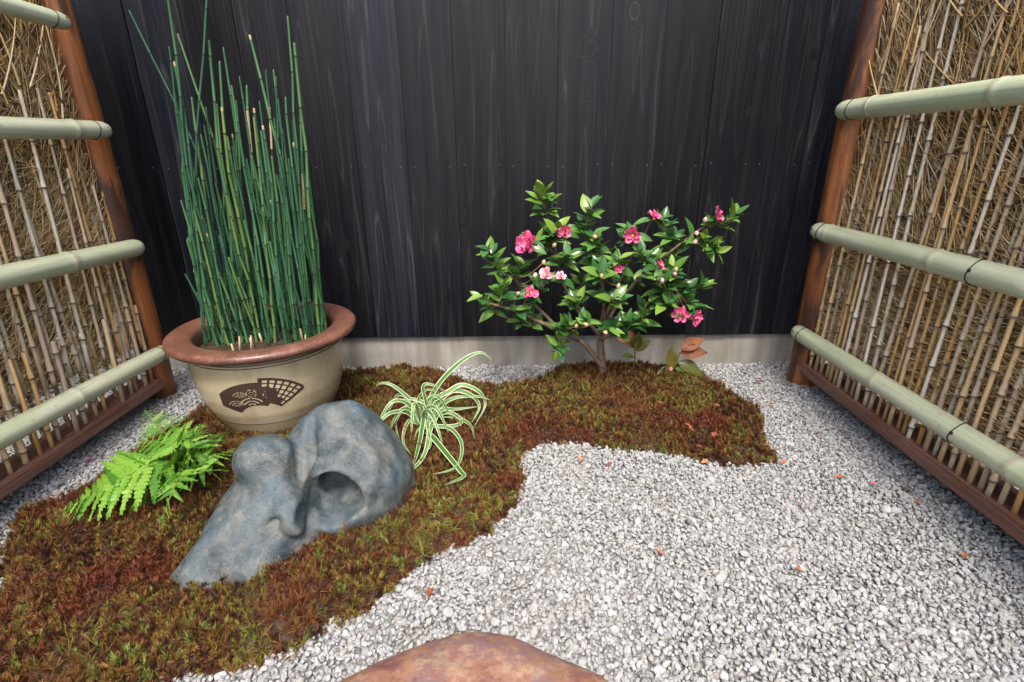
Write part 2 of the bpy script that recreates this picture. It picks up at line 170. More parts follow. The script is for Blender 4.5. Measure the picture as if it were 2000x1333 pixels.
def m_wall():
    s = NT('black_stained_cedar'); r = s.rnd()
    cx = s.n('ShaderNodeCombineXYZ'); s.val(cx.inputs[0], s.math('MULTIPLY', r, 37.3)); s.val(cx.inputs[2], s.math('MULTIPLY', r, 91.7))
    o = s.vadd(s.obj(), cx.outputs[0])
    low = s.noise(s.vmul(o, (11, 1, .5)), 1, 2)
    sx = s.n('ShaderNodeSeparateXYZ'); s.l(o, sx.inputs[0]); cb = s.n('ShaderNodeCombineXYZ'); s.val(cb.inputs[0], s.math('MULTIPLY', sx.outputs[0], 6.0)); s.val(cb.inputs[1], s.math('MULTIPLY', sx.outputs[2], 4.0))
    vk = s.n('ShaderNodeTexVoronoi', voronoi_dimensions='2D'); s.l(cb.outputs[0], vk.inputs['Vector']); vk.inputs['Scale'].default_value = 1.0; sep0 = s.n('ShaderNodeSeparateColor'); s.l(vk.outputs['Color'], sep0.inputs[0])
    d = s.math('MULTIPLY', s.math('ADD', vk.outputs['Distance'], s.math('MULTIPLY_ADD', s.noise(s.vmul(o, (60, 1, 38)), 1, 3), .06, -.03)), s.math('MULTIPLY_ADD', sep0.outputs[1], 1.5, .8))
    sep = s.n('ShaderNodeSeparateColor'); s.l(vk.outputs['Color'], sep.inputs[0])
    km = s.math('GREATER_THAN', sep.outputs[0], .66)
    kn = s.math('MULTIPLY', s.ramp(d, [(0, 1.0), (.09, .55), (.22, 0.0)]), km)
    h = s.math('ADD', s.math('MULTIPLY', low, 9.0), s.math('MULTIPLY', kn, 2.0))
    fr = s.math('FRACT', h)
    line = s.ramp(fr, [(0, 1.0), (.05, .25), (.14, 0.0), (.93, 0.0), (1, .9)])
    fine = s.noise(s.vmul(o, (210, 10, 2.2)), 1, 4, .72)
    brk = s.ramp(s.noise(s.vmul(o, (25, 1, 1.6)), 1, 2), [(.42, 0.0), (.68, 1.0)])
    tone = s.ramp(r, [(0, .40), (.35, .7), (.7, 1.0), (1, 1.6)])
    base = s.ramp(fine, [(.30, (.0016, .0023, .0052)), (.52, (.0038, .0048, .0086)), (.74, (.015, .0165, .0225))])
    base = s.mix(s.math('MULTIPLY', brk, .55), base, s.mix(fine, (.0062, .0060, .0076), (.028, .0255, .0265)))
    base = s.mix(s.math('MULTIPLY', s.math('MULTIPLY', line, fine), s.math('MULTIPLY_ADD', brk, .50, .18)), base, (.105, .092, .086))
    base = s.mix(s.math('MULTIPLY', s.ramp(d, [(.03, .95), (.10, .7), (.17, 0.0)]), km), base, (.0022, .0022, .0028))
    kc = s.math('MULTIPLY', s.ramp(d, [(0, .9), (.02, .1), (.05, .5), (.062, 0.0), (.085, .9), (.115, 0.0)]), km)
    base = s.mix(s.math('MULTIPLY', kc, s.math('MULTIPLY', fine, s.math('MULTIPLY_ADD', sep.outputs[2], .9, .1))), base, (.06, .06, .066))
    tn = s.n('ShaderNodeVectorMath', operation='SCALE'); s.l(base, tn.inputs[0]); s.val(tn.inputs['Scale'], tone)
    rg = s.math('MULTIPLY_ADD', fine, .30, .26)
    s.bump(s.math('ADD', fine, s.math('MULTIPLY', kn, .5)), .35, .0012)
    return s.out(tn.outputs[0], rg, .26)
def m_simple(name, stops, scale, rough=.6, spec=.4, stretch=(1, 1, 1), det=5, bump=.2, bd=.002, dist=0, space='obj', **k):
    s = NT(name); v = s.obj() if space == 'obj' else s.pos(); v = s.vmul(v, stretch); f = s.noise(v, scale, det, .6, dist)
    if bump: s.bump(f, bump, bd)
    return s.out(s.ramp(f, stops), rough, spec, **k)
def m_concrete():
    s = NT('plinth_concrete'); p = s.pos(); a = s.noise(s.vmul(p, (1, 1, 1.6)), 5, 6); b = s.noise(p, 160, 3); c = s.noise(s.vmul(p, (7, 1, .7)), 2, 4)
    col = s.ramp(a, [(.3, (.24, .225, .20)), (.55, (.34, .325, .295)), (.75, (.42, .405, .375))])
    col = s.mix(s.ramp(c, [(.42, 0.0), (.60, .75)]), col, (.165, .14, .11)); col = s.mix(s.math('MULTIPLY', b, .35), col, (.22, .21, .19))
    s.bump(b, .35, .002); return s.out(col, .85, .3)
def m_gravel():
    s = NT('white_granite_gravel'); r = s.rnd(); p = s.pos()
    c = s.ramp(r, [(0, (.15, .15, .148)), (.05, (.225, .224, .22)), (.2, (.285, .286, .284)), (.45, (.325, .327, .326)), (.8, (.38, .383, .386)), (.96, (.33, .32, .297)), (1, (.24, .215, .185))])
    sp = s.noise(p, 420, 3, .7); c = s.mix(s.ramp(sp, [(.5, 0.0), (.68, .55)]), c, (.17, .168, .165))
    big = s.noise(p, 2.2, 3); c = s.mix(s.ramp(big, [(.5, 0.0), (.75, .35)]), c, (.29, .28, .265))
    s.bump(sp, .4, .001); return s.out(c, .75, .35)
def m_ground():
    s = NT('gravel_bed_ground'); p = s.pos(); v = s.voro(p, 95); e = s.ramp(v.outputs['Distance'], [(0, 1.0), (.5, .6), (.9, .12)])
    sep = s.n('ShaderNodeSeparateColor'); s.l(v.outputs['Color'], sep.inputs[0])
    c = s.mix(e, (.07, .065, .055), s.ramp(sep.outputs[0], [(0, (.18, .17, .165)), (1, (.42, .42, .41))])); s.bump(e, .8, .006)
    return s.out(c, .9, .2)
def m_moss():
    s = NT('haircap_moss'); p = s.pos(); r = s.rnd(); a = s.noise(p, 7, 4, .6, .6); b = s.noise(s.vadd(p, (3, 7, 1)), 16, 3); 
    f = s.math('ADD', s.math('MULTIPLY', a, .62), s.math('ADD', s.math('MULTIPLY', b, .26), s.math('MULTIPLY', r, .42)), )
    f = s.math('SUBTRACT', f, .112)
    c = s.ramp(f, [(.36, (.045, .018, .011)), (.47, (.105, .038, .016)), (.56, (.155, .066, .020)), (.63, (.185, .112, .025)), (.68, (.155, .14, .026)), (.75, (.12, .145, .028)), (.85, (.24, .26, .07))])
    red = s.ramp(s.noise(s.vadd(p, (9, 2, 5)), 6, 3), [(.53, 0.0), (.64, .85)]); c = s.mix(s.math('MULTIPLY', red, s.math('MULTIPLY_ADD', r, .7, .3)), c, (.15, .032, .018))
    return s.out(c, .6, .25)
def m_rock():
    s = NT('blue_grey_river_stone'); o = s.pos(); a = s.noise(o, 17, 10, .74, .5); b = s.noise(s.vadd(o, (4, 4, 4)), 48, 8, .78); c3 = s.noise(o, 300, 3, .75); d = s.noise(s.vadd(o, (8, 1, 3)), 8, 4)
    c = s.ramp(a, [(.36, (.020, .030, .037)), (.46, (.054, .073, .082)), (.54, (.092, .109, .112)), (.62, (.152, .158, .148))])
    c = s.mix(s.ramp(d, [(.5, 0.0), (.64, .65)]), c, (.060, .100, .125))
    c = s.mix(s.ramp(b, [(.55, 0.0), (.75, .5)]), c, (.135, .122, .098)); c = s.mix(s.ramp(b, [(.25, .45), (.42, 0.0)]), c, (.026, .030, .033))
    c = s.mix(s.ramp(c3, [(.46, 0.0), (.62, .32)]), c, (.032, .042, .050)); c = s.mix(s.ramp(s.noise(s.vadd(o, (1, 9, 2)), 190, 4, .8), [(.58, 0.0), (.68, .22)]), c, (.18, .19, .18))
    v = s.voro(s.vadd(o, s.vmul(s.noise(o, 12, 3), (.1, .1, .1))), 11, 'DISTANCE_TO_EDGE'); vein = s.math('MULTIPLY', s.ramp(v.outputs['Distance'], [(0, .25), (.010, 0.0)]), s.ramp(d, [(.5, 0.0), (.6, 1.0)]))
    c = s.mix(vein, c, (.30, .30, .28))
    e = s.noise(s.vadd(o, (6, 2, 7)), 11, 7, .7, .8); c = s.mix(s.ramp(e, [(.50, 0.0), (.60, .6)]), c, (.125, .118, .098)); c = s.mix(s.ramp(e, [(.30, .6), (.40, 0.0)]), c, (.034, .062, .084))
    s.bump(s.math('ADD', s.math('MULTIPLY', b, .9), s.math('MULTIPLY', c3, .6)), .7, .005)
    return s.out(c, s.ramp(b, [(.35, .18), (.65, .48)]), .55)
def m_redrock():
    s = NT('red_brown_stone'); o = s.pos(); a = s.noise(o, 11, 6, .65, .8); b = s.noise(s.vadd(o, (2, 5, 1)), 34, 5, .65); c3 = s.noise(o, 320, 3, .7)
    c = s.ramp(a, [(.32, (.12, .05, .045)), (.42, (.21, .095, .08)), (.50, (.29, .145, .085)), (.57, (.20, .125, .125)), (.66, (.25, .115, .09)), (.78, (.42, .29, .20))])
    c = s.mix(s.ramp(b, [(.50, 0.0), (.64, .75)]), c, (.40, .28, .18)); c = s.mix(s.ramp(b, [(.32, .7), (.42, 0.0)]), c, (.11, .045, .045)); c = s.mix(s.math('MULTIPLY', c3, .35), c, (.10, .05, .04))
    s.bump(s.math('ADD', b, s.math('MULTIPLY', c3, .4)), .45, .004); return s.out(c, .62, .35)
def m_bamboo():
    s = NT('pale_green_bamboo'); o = s.pos(); a = s.noise(s.vmul(o, (18, 2.2, 18)), 1, 4); st = s.noise(s.vmul(o, (160, 3, 160)), 1, 3)
    c = s.ramp(a, [(.3, (.40, .45, .28)), (.5, (.50, .53, .36)), (.7, (.60, .60, .45))])
    c = s.mix(s.ramp(st, [(.50, 0.0), (.68, .6)]), c, (.31, .39, .20)); fl = s.noise(o, 45, 4); c = s.mix(s.ramp(fl, [(.62, 0.0), (.70, .6)]), c, (.40, .31, .19))
    return s.out(c, s.math('MULTIPLY_ADD', st, .2, .24), .45)
def m_cane():
    s = NT('dry_bamboo_branch'); r = s.rnd(); p = s.pos(); a = s.noise(s.vmul(p, (30, 30, 7)), 1, 3)
    f = s.math('ADD', s.math('MULTIPLY', r, .75), s.math('MULTIPLY', a, .5))
    c = s.ramp(f, [(.2, (.34, .25, .18)), (.36, (.55, .44, .31)), (.50, (.47, .35, .24)), (.64, (.60, .42, .20)), (.78, (.58, .33, .11)), (.9, (.54, .47, .29)), (1, (.66, .59, .48))])
    g = s.noise(s.vmul(s.vadd(p, (5, 5, 5)), (60, 60, 14)), 1, 3); c = s.mix(s.ramp(g, [(.60, 0.0), (.74, .5)]), c, (.26, .21, .18))
    return s.out(c, .55, .35)
def m_twig():
    s = NT('brushwood_twigs'); r = s.island(); c = s.ramp(r, [(0, (.12, .065, .028)), (.15, (.32, .185, .07)), (.4, (.54, .345, .135)), (.65, (.63, .44, .20)), (.88, (.62, .49, .30)), (1, (.74, .61, .40))])
    return s.out(c, .65, .3)
def m_post():
    s = NT('stained_log_post'); o = s.obj(); a = s.noise(s.vmul(o, (14, 14, 3.2)), 1, 5, .6, .5); g = s.noise(s.vmul(o, (70, 70, 4)), 1, 4)
    c = s.ramp(g, [(.3, (.155, .050, .017)), (.55, (.26, .092, .028)), (.75, (.34, .145, .052))])
    c = s.mix(s.ramp(a, [(.47, 0.0), (.57, .9)]), c, (.040, .022, .017)); k = s.voro(s.vmul(o, (9, 9, 2.6)), 1); c = s.mix(s.ramp(k.outputs['Distance'], [(.06, .9), (.13, 0.0)]), c, (.03, .016, .012))
    s.bump(s.math('ADD', g, s.math('MULTIPLY', a, .6)), .5, .003); return s.out(c, s.math('MULTIPLY_ADD', g, .3, .3), .35)
def m_leaf(name, stops, rough=.28, spec=.5, tl=.12):
    s = NT(name); r = s.rnd(); p = s.obj(); f = s.math('ADD', s.math('MULTIPLY', r, .85), s.math('MULTIPLY', s.noise(p, 60, 3), .25)); c = s.ramp(f, stops)
    sx = s.n('ShaderNodeSeparateXYZ'); s.l(p, sx.inputs[0]); rib = s.ramp(s.math('ABSOLUTE', sx.outputs[0]), [(0, .5), (.0016, 0.0)])
    c = s.mix(rib, c, (.20, .25, .07)); m = s.out(c, rough, spec)
    if tl:
        tb = s.n('ShaderNodeBsdfTranslucent'); s.l(s.mix(.5, c, (.16, .30, .03)), tb.inputs[0]); mx = s.n('ShaderNodeMixShader'); mx.inputs[0].default_value = tl
        s.l(s.b.outputs[0], mx.inputs[1]); s.l(tb.outputs[0], mx.inputs[2]); s.l(mx.outputs[0], s.t.nodes['Material Output'].inputs[0])
    return m
def m_leafmass():
    s = NT('camellia_leaf_mass'); r = s.island(); return s.out(s.ramp(r, [(.05, (.018, .068, .018)), (.4, (.040, .125, .030)), (.7, (.08, .18, .036)), (1, (.14, .24, .04))]), .22, .5)
def m_stem():
    s = NT('horsetail_green'); r = s.rnd(); p = s.obj(); a = s.noise(s.vmul(p, (40, 40, 6)), 1, 3); f = s.math('ADD', s.math('MULTIPLY', r, .6), s.math('MULTIPLY', a, .5))
    c = s.ramp(f, [(.15, (.011, .050, .030)), (.4, (.021, .080, .040)), (.6, (.034, .108, .044)), (.78, (.06, .14, .042)), (.98, (.15, .19, .05))])
    return s.out(c, .38, .45)
def m_pot():
    s = NT('glazed_tan_stoneware'); p = s.obj(); a = s.noise(p, 6, 4); b = s.noise(p, 120, 3); c = s.ramp(a, [(.3, (.40, .335, .21)), (.6, (.49, .42, .285)), (.8, (.55, .485, .35))])
    c = s.mix(s.math('MULTIPLY', b, .25), c, (.27, .21, .125)); w = s.noise(s.vmul(p, (9, 9, 2.2)), 1, 5, .65); c = s.mix(s.ramp(w, [(.52, 0.0), (.7, .5)]), c, (.22, .165, .095)); return s.out(c, s.math('MULTIPLY_ADD', a, .2, .14), .5)
def m_rim():
    s = NT('red_brown_glaze'); p = s.obj(); a = s.noise(p, 14, 5); b = s.noise(s.vmul(p, (1, 1, 1)), 150, 3); c = s.ramp(a, [(.3, (.085, .036, .024)), (.6, (.145, .062, .041)), (.8, (.22, .115, .085))])
    c = s.mix(s.ramp(b, [(.55, 0.0), (.75, .5)]), c, (.38, .22, .17)); return s.out(c, s.math('MULTIPLY_ADD', b, .25, .25), .5)
def m_dirt(name='potting_soil'):
    return m_simple(name, [(.3, (.02, .013, .009)), (.6, (.06, .04, .028)), (.8, (.13, .09, .06))], 90, .9, .15, bump=.8, bd=.01, space='pos')
def m_petal(name, lo, hi):
    s = NT(name); r = s.rnd(); p = s.obj(); c = s.mix(s.math('ADD', s.math('MULTIPLY', r, .6), s.math('MULTIPLY', s.noise(p, 60, 2), .5)), lo, hi)
    return s.out(c, .5, .3, Subsurface_Weight=.0)
def m_board_red():
    s = NT('brown_stained_plank'); p = s.pos(); g = s.noise(s.vmul(p, (90, 5, 90)), 1, 4); a = s.noise(p, 9, 4)
    c = s.ramp(g, [(.3, (.13, .058, .040)), (.6, (.22, .108, .078)), (.8, (.30, .17, .13))]); c = s.mix(s.ramp(a, [(.5, 0.0), (.7, .5)]), c, (.19, .14, .12))
    s.bump(g, .3, .002); return s.out(c, .6, .3)
M['wall'] = m_wall(); M['concrete'] = m_concrete(); M['gravel'] = m_gravel(); M['ground'] = m_ground(); M['moss'] = m_moss(); M['rock'] = m_rock(); M['redrock'] = m_redrock()
M['bamboo'] = m_bamboo(); M['cane'] = m_cane(); M['twig'] = m_twig(); M['post'] = m_post(); M['stem'] = m_stem(); M['pot'] = m_pot(); M['rim'] = m_rim(); M['soil'] = m_dirt(); M['plank'] = m_board_red()
M['leaf'] = m_leaf('camellia_leaf_green', [(.05, (.018, .068, .018)), (.4, (.040, .125, .030)), (.7, (.08, .18, .036)), (1, (.14, .24, .04))], .22)
M['leaf_mass'] = m_leafmass()
M['leaf_light'] = m_leaf('young_leaf_green', [(.1, (.075, .17, .025)), (.6, (.14, .25, .03)), (1, (.19, .29, .05))], .3)
M['leaf_olive'] = m_leaf('fading_leaf_olive', [(.1, (.07, .085, .02)), (.6, (.14, .14, .03)), (1, (.30, .26, .06))], .4)
M['leaf_dry'] = m_leaf('withered_leaf_brown', [(.1, (.13, .05, .025)), (.6, (.26, .10, .05)), (1, (.38, .19, .10))], .55, .3, .1)
M['fern'] = m_leaf('fern_bright_green', [(.1, (.045, .15, .018)), (.5, (.105, .26, .026)), (1, (.21, .38, .045))], .45, .35, .28)
M['rachis'] = m_simple('fern_stalk', [(.3, (.10, .15, .03)), (.8, (.18, .22, .05))], 40, .6, .3, bump=0)
M['bark'] = m_simple('grey_brown_bark', [(.3, (.10, .068, .045)), (.6, (.185, .135, .095)), (.8, (.27, .21, .155))], 55, .8, .2, (1, 1, .35), 6, .5, .003, space='pos')
M['twigbark'] = m_simple('young_twig', [(.3, (.12, .07, .04)), (.7, (.24, .15, .09))], 60, .7, .2, bump=0)
M['pink'] = m_petal('pink_petal', (.62, .045, .19), (.80, .20, .36)); M['pale'] = m_petal('pale_pink_petal', (.74, .25, .34), (.82, .48, .52))
M['bud'] = m_petal('cream_bud', (.28, .24, .11), (.50, .32, .22)); M['budpink'] = m_petal('pink_bud', (.70, .28, .32), (.80, .42, .42)); M['budpeach'] = m_petal('peach_bud', (.72, .32, .16), (.75, .42, .26))
M['stamen'] = m_petal('yellow_stamen', (.55, .36, .04), (.7, .5, .08))
M['dark'] = m_simple('dark_node_band', [(.3, (.012, .012, .010)), (.8, (.035, .03, .022))], 60, .6, .3, bump=0)
M['nodering'] = m_simple('cane_node_ring', [(.3, (.08, .06, .05)), (.7, (.30, .26, .22))], 80, .7, .2, bump=0, space='pos')
M['tip'] = m_simple('dry_stem_tip', [(.3, (.30, .22, .10)), (.8, (.48, .40, .22))], 60, .7, .2, bump=0)
M['wire'] = NT('dark_wire').out((.03, .028, .025), .5, .4, Metallic=.5); M['bambnode'] = m_simple('bamboo_node_scar', [(.3, (.40, .33, .22)), (.8, (.58, .50, .36))], 60, .5, .3, bump=0, space='pos')
M['print'] = NT('dark_brown_print').out((.050, .030, .024), .4, .4); M['nail'] = NT('nail_steel').out((.11, .11, .12), .45, .5, Metallic=.7)
M['blade_green'] = m_leaf('variegated_blade_green', [(.1, (.04, .125, .03)), (.6, (.07, .18, .04)), (1, (.12, .24, .06))], .38, .4, .1)
M['blade_white'] = m_leaf('variegated_blade_cream', [(.1, (.52, .55, .30)), (.6, (.62, .64, .44)), (1, (.66, .64, .50))], .42, .4, .1)
M['fallen'] = m_leaf('fallen_leaf_orange', [(.1, (.20, .055, .03)), (.5, (.33, .11, .045)), (1, (.42, .22, .11))], .6, .25, 0)
M['sidewall'] = m_simple('dark_side_wall', [(.3, (.018, .019, .022)), (.7, (.034, .034, .036))], 4, .6, .3, (1, 1, .1), bump=0, space='pos')
# ================================================================ SETTING
# ground sheet
V = []; gx = [-60, -8, -2.6, -1.3, 0, 1.3, 2.6, 8, 60]; gyy = [-60, -8, -2, 0, .6, 1.2, 1.9, 8, 60]
for y in gyy:
    for x in gx: V.append((x, y, 0))
Fc = [(j*9+i, j*9+i+1, (j+1)*9+i+1, (j+1)*9+i) for j in range(8) for i in range(8)]
tag(link('ground', mesh('ground', V, Fc, M['ground'], smooth=False)), 'gravel covered ground of the courtyard', None, None, 'structure')

# moss outline tools
POLY = np.array(MOSS)
def seg_dist(P):
    d = np.full(len(P), 9.)
    for a, b in zip(POLY, np.roll(POLY, -1, 0)):
        ab = b-a; t = np.clip(((P-a)@ab)/(ab@ab), 0, 1); d = np.minimum(d, np.linalg.norm(P-(a+t[:, None]*ab), axis=1))
    return d
def inside(P):
    c = np.zeros(len(P), bool)
    for a, b in zip(POLY, np.roll(POLY, -1, 0)):
        k = ((a[1] > P[:, 1]) != (b[1] > P[:, 1])); xx = (b[0]-a[0])*(P[:, 1]-a[1])/(b[1]-a[1]+1e-12)+a[0]; c ^= k & (P[:, 0] < xx)
    return c
def nz(x, y, s, o=0.): return mnoise.noise(Vector((x*s+o, y*s-o, o*.37)))
def sdm(P):
    w = np.array([.016*nz(x, y, 14, 3)+.013*nz(x, y, 41, 8) for x, y in P])
    return np.where(inside(P), 1, -1)*seg_dist(P) + w
def moss_h(P, s=None):
    s = sdm(P) if s is None else s
    t = np.clip((s-.002)/.07, 0, 1); t = np.sqrt(t*(2-t))
    b = np.array([.014*nz(x, y, 9)+.016*nz(x, y, 21, 5) for x, y in P])
    bump = .030*np.exp(-((P[:, 0]-.33)**2/.06+(P[:, 1]-1.6)**2/.02)) + .006*np.exp(-((P[:, 0]+.72)**2+(P[:, 1]-1.4)**2)/.1)
    return t*(.036+b+bump) - .006*(s < .002)
# soil mound under the moss
xs = np.arange(-1.22, .86, .014); ys = np.arange(.36, 1.82, .014); XX, YY = np.meshgrid(xs, ys); G = np.stack([XX.ravel(), YY.ravel()], 1)
S = sdm(G); Hh = moss_h(G, S); nx_ = len(xs); Q = []
ok = S > -.02
for j in range(len(ys)-1):
    for i in range(nx_-1):
        q = (j*nx_+i, j*nx_+i+1, (j+1)*nx_+i+1, (j+1)*nx_+i)
        if ok[list(q)].any(): Q.append(q)
me = quads_mesh('soil_mound', np.c_[G, Hh+.001], np.array(Q), m_dirt('mound_soil'))
tag(link('soil_mound', me), 'low soil mound under the moss', None, None, 'structure')

# ---- scattering by geometry nodes (stuff only)
def scatter(name, pts, rot, scl, idx, variants, label, cat):
    me = bpy.data.meshes.new(name); n = len(pts); me.vertices.add(n); me.vertices.foreach_set('co', np.asarray(pts, np.float32).ravel())
    a = me.attributes.new('rot', 'FLOAT_VECTOR', 'POINT'); a.data.foreach_set('vector', np.asarray(rot, np.float32).ravel())
    a = me.attributes.new('scl', 'FLOAT_VECTOR', 'POINT'); a.data.foreach_set('vector', np.asarray(scl, np.float32).ravel())
    a = me.attributes.new('idx', 'INT', 'POINT'); a.data.foreach_set('value', np.asarray(idx, np.int32))
    col = bpy.data.collections.new(name+'_kinds')
    for i, vm in enumerate(variants): col.objects.link(bpy.data.objects.new('%s_kind_%02d' % (name, i), vm))
    o = link(name, me); ng = bpy.data.node_groups.new(name+'_scatter', 'GeometryNodeTree')
    ng.interface.new_socket('Geometry', in_out='INPUT', socket_type='NodeSocketGeometry'); ng.interface.new_socket('Geometry', in_out='OUTPUT', socket_type='NodeSocketGeometry')
    N = ng.nodes; gi = N.new('NodeGroupInput'); go = N.new('NodeGroupOutput'); ip = N.new('GeometryNodeInstanceOnPoints'); ci = N.new('GeometryNodeCollectionInfo')
    ci.inputs['Collection'].default_value = col; ci.inputs['Separate Children'].default_value = True; ci.inputs['Reset Children'].default_value = True
    def at(nm, t):
        x = N.new('GeometryNodeInputNamedAttribute'); x.data_type = t; x.inputs['Name'].default_value = nm; return x.outputs['Attribute']
    e = N.new('FunctionNodeEulerToRotation'); L = ng.links
    L.new(gi.outputs[0], ip.inputs['Points']); L.new(ci.outputs[0], ip.inputs['Instance']); ip.inputs['Pick Instance'].default_value = True
    L.new(at('idx', 'INT'), ip.inputs['Instance Index']); L.new(at('rot', 'FLOAT_VECTOR'), e.inputs[0]); L.new(e.outputs[0], ip.inputs['Rotation'])
    L.new(at('scl', 'FLOAT_VECTOR'), ip.inputs['Scale']); L.new(ip.outputs[0], go.inputs[0])
    o.modifiers.new('scatter', 'NODES').node_group = ng
    return tag(o, label, cat, None, 'stuff')
def stone_mesh(i):
    bm = bmesh.new(); bmesh.ops.create_icosphere(bm, subdivisions=2, radius=1)
    g = np.random.default_rng(100+i); sc = np.array([g.uniform(.8, 1.25), g.uniform(.7, 1.0), g.uniform(.55, .8)])
    pl = [(n/np.linalg.norm(n), g.uniform(.5, .82)) for n in g.standard_normal((9, 3))]
    for v in bm.verts:
        p = np.array(v.co)
        for n, d in pl:
            k = p@n - d
            if k > 0: p = p - n*k*.93
        v.co = Vector(p*sc)
    me = bpy.data.meshes.new('gravel_stone'); bm.to_mesh(me); bm.free(); me.materials.append(M['gravel'])
    me.polygons.foreach_set('use_smooth', np.zeros(len(me.polygons), bool)); return me
stones = [stone_mesh(i) for i in range(14)]
def jgrid(x0, x1, y0, y1, s):
    a, b = np.meshgrid(np.arange(x0, x1, s), np.arange(y0, y1, s)); P = np.stack([a.ravel(), b.ravel()], 1); return P + RNG.uniform(-.5, .5, P.shape)*s
P1 = jgrid(-1.45, 1.36, .30, 1.835, .0081); P2 = jgrid(-1.35, 1.2, .32, 1.835, .0130)
P1 = P1[sdm(P1) < .004]; P2 = P2[sdm(P2) < -.002]
# shallow undulation of the raked bed
def gh(P): return np.array([.004*nz(x, y, 3.1, 1)+.003*nz(x, y, 8, 4) for x, y in P])
z1 = gh(P1) + .002 + RNG.uniform(-.001, .002, len(P1)); z2 = gh(P2) + .0062 + RNG.uniform(0, .003, len(P2))
Pn = np.vstack([np.c_[P1, z1], np.c_[P2, z2]]); n = len(Pn)
sz = .0050*np.exp(RNG.normal(0, .30, n)); sz = np.clip(sz, .003, .0115)
scatter('gravel', Pn, RNG.uniform(-np.pi, np.pi, (n, 3))*np.array([.35, .35, 1]), np.repeat(sz[:, None], 3, 1)*RNG.uniform(.85, 1.15, (n, 3)), RNG.integers(0, 14, n), stones, 'white and grey crushed granite gravel spread over the courtyard floor', 'gravel')

def tuft_mesh(i):
    g = np.random.default_rng(300+i); v = []; f = []; H = 1.0; long = i >= 6
    for k in range(34 if not long else 16):
        lev = g.uniform(.25, 1.0); th = g.uniform(0, 6.283); el = (.25+.95*lev*lev+g.uniform(-.15, .2)) if not long else g.uniform(.15, 1.3); L = g.uniform(.38, .66)*(2.2 if long else 1); w = .05 if not long else .035
        b = np.array([.06*math.cos(th), .06*math.sin(th), H*lev*.75]); d = np.array([math.cos(th)*math.cos(el), math.sin(th)*math.cos(el), math.sin(el)]); t = np.array([-math.sin(th), math.cos(th), 0])
        m = b+d*L*.5; e = b+d*L+np.array([0, 0, -.10 if el < .9 else 0.04]); n0 = len(v)
        v += [b-t*w, b+t*w, m+t*w*.75, m-t*w*.75, e]; f += [(n0, n0+1, n0+2, n0+3), (n0+3, n0+2, n0+4)]
    n0 = len(v); v += [(-.05, 0, -.4), (.05, 0, -.4), (.03, 0, .8), (-.03, 0, .8), (0, -.05, -.4), (0, .05, -.4), (0, .03, .8), (0, -.03, .8)]; f += [(n0, n0+1, n0+2, n0+3), (n0+4, n0+5, n0+6, n0+7)]
    return mesh('moss_tuft', v, f, M['moss'], smooth=False)
tufts = [tuft_mesh(i) for i in range(9)]
Pm = jgrid(-1.2, .84, .38, 1.80, .0074); sm = sdm(Pm); k = sm > -.009; Pm = Pm[k]; sm = sm[k]; hm = moss_h(Pm, sm); n = len(Pm)
big = np.array([nz(x, y, 11, 2) for x, y in Pm]); sc = (.0145+.005*np.clip(big, -1, 1))*RNG.uniform(.5, 1.45, n); hm = hm + np.array([.009*nz(x, y, 38, 9) for x, y in Pm])*np.clip(sm/.03, 0, 1)
lng = np.array([nz(x, y, 5, 7) for x, y in Pm]) > .28
idx = np.where(lng & (RNG.random(n) < .55), RNG.integers(6, 9, n), RNG.integers(0, 6, n))
rot = np.c_[RNG.normal(0, .28, n), RNG.normal(0, .28, n), RNG.uniform(0, 6.28, n)]; ll = idx >= 6; rot[ll, :2] += RNG.normal(0, .45, (ll.sum(), 2))
scatter('moss', np.c_[Pm, np.maximum(hm-.001, .002)], rot, np.c_[sc, sc, sc*RNG.uniform(.8, 1.4, n)], idx, tufts, 'brown and olive haircap moss covering the low winding mound', 'moss')

# ================================================================ BOARD WALL
wall = empty('board_wall', (0, 1.80, 0)); tag(wall, 'black stained vertical board wall on a low concrete plinth at the back', 'wall')
BW = .1655; bx0 = -.511 - BW*10
Vb, Fb = box(-BW/2+.0005, BW/2-.0005, 0, .022, 0, 2.1, .0011); board_me = mesh('board', Vb, Fb, M['wall'], smooth=False)
nv, nf = tube([(0, .001, 0), (0, -.0006, 0), (0, -.0012, 0)], [.0022, .0022, .0012], 8); nail_me = mesh('nail', nv, nf, M['nail'])
for i in range(23):
    b = link('board', board_me, wall); b.location = (bx0+BW*(i+.5), random.uniform(-.0022, .0022), .135)
    for s in (-1, 1):
        nl = link('nail', nail_me, b); nl.location = (s*(BW/2-.024), 0, .61+random.uniform(-.004, .004))
Vb, Fb = box(-2.2, 2.2, .0245, .05, .12, 2.235); link('light_stop_backing', mesh('light_stop_backing', Vb, Fb, M['sidewall'], smooth=False), wall)  # unseen sheet added behind the boards so no light shows through the joints
Vb, Fb = box(-2.2, 2.2, .018, .16, -.05, .1335, .003); link('plinth', mesh('plinth', Vb, Fb, M['concrete'], smooth=False), wall)

# dark walls glimpsed through the brushwood
for x0, x1, lab in ((1.50, 1.58, 'dark wall glimpsed through gaps of the right brushwood fence'), (-1.78, -1.70, 'dark wall glimpsed through gaps of the left brushwood fence')):
    Vb, Fb = box(x0, x1, -.6, 1.79, -.05, 1.35); tag(link('side_wall', mesh('side_wall', Vb, Fb, M['sidewall'], smooth=False)), lab, 'wall')

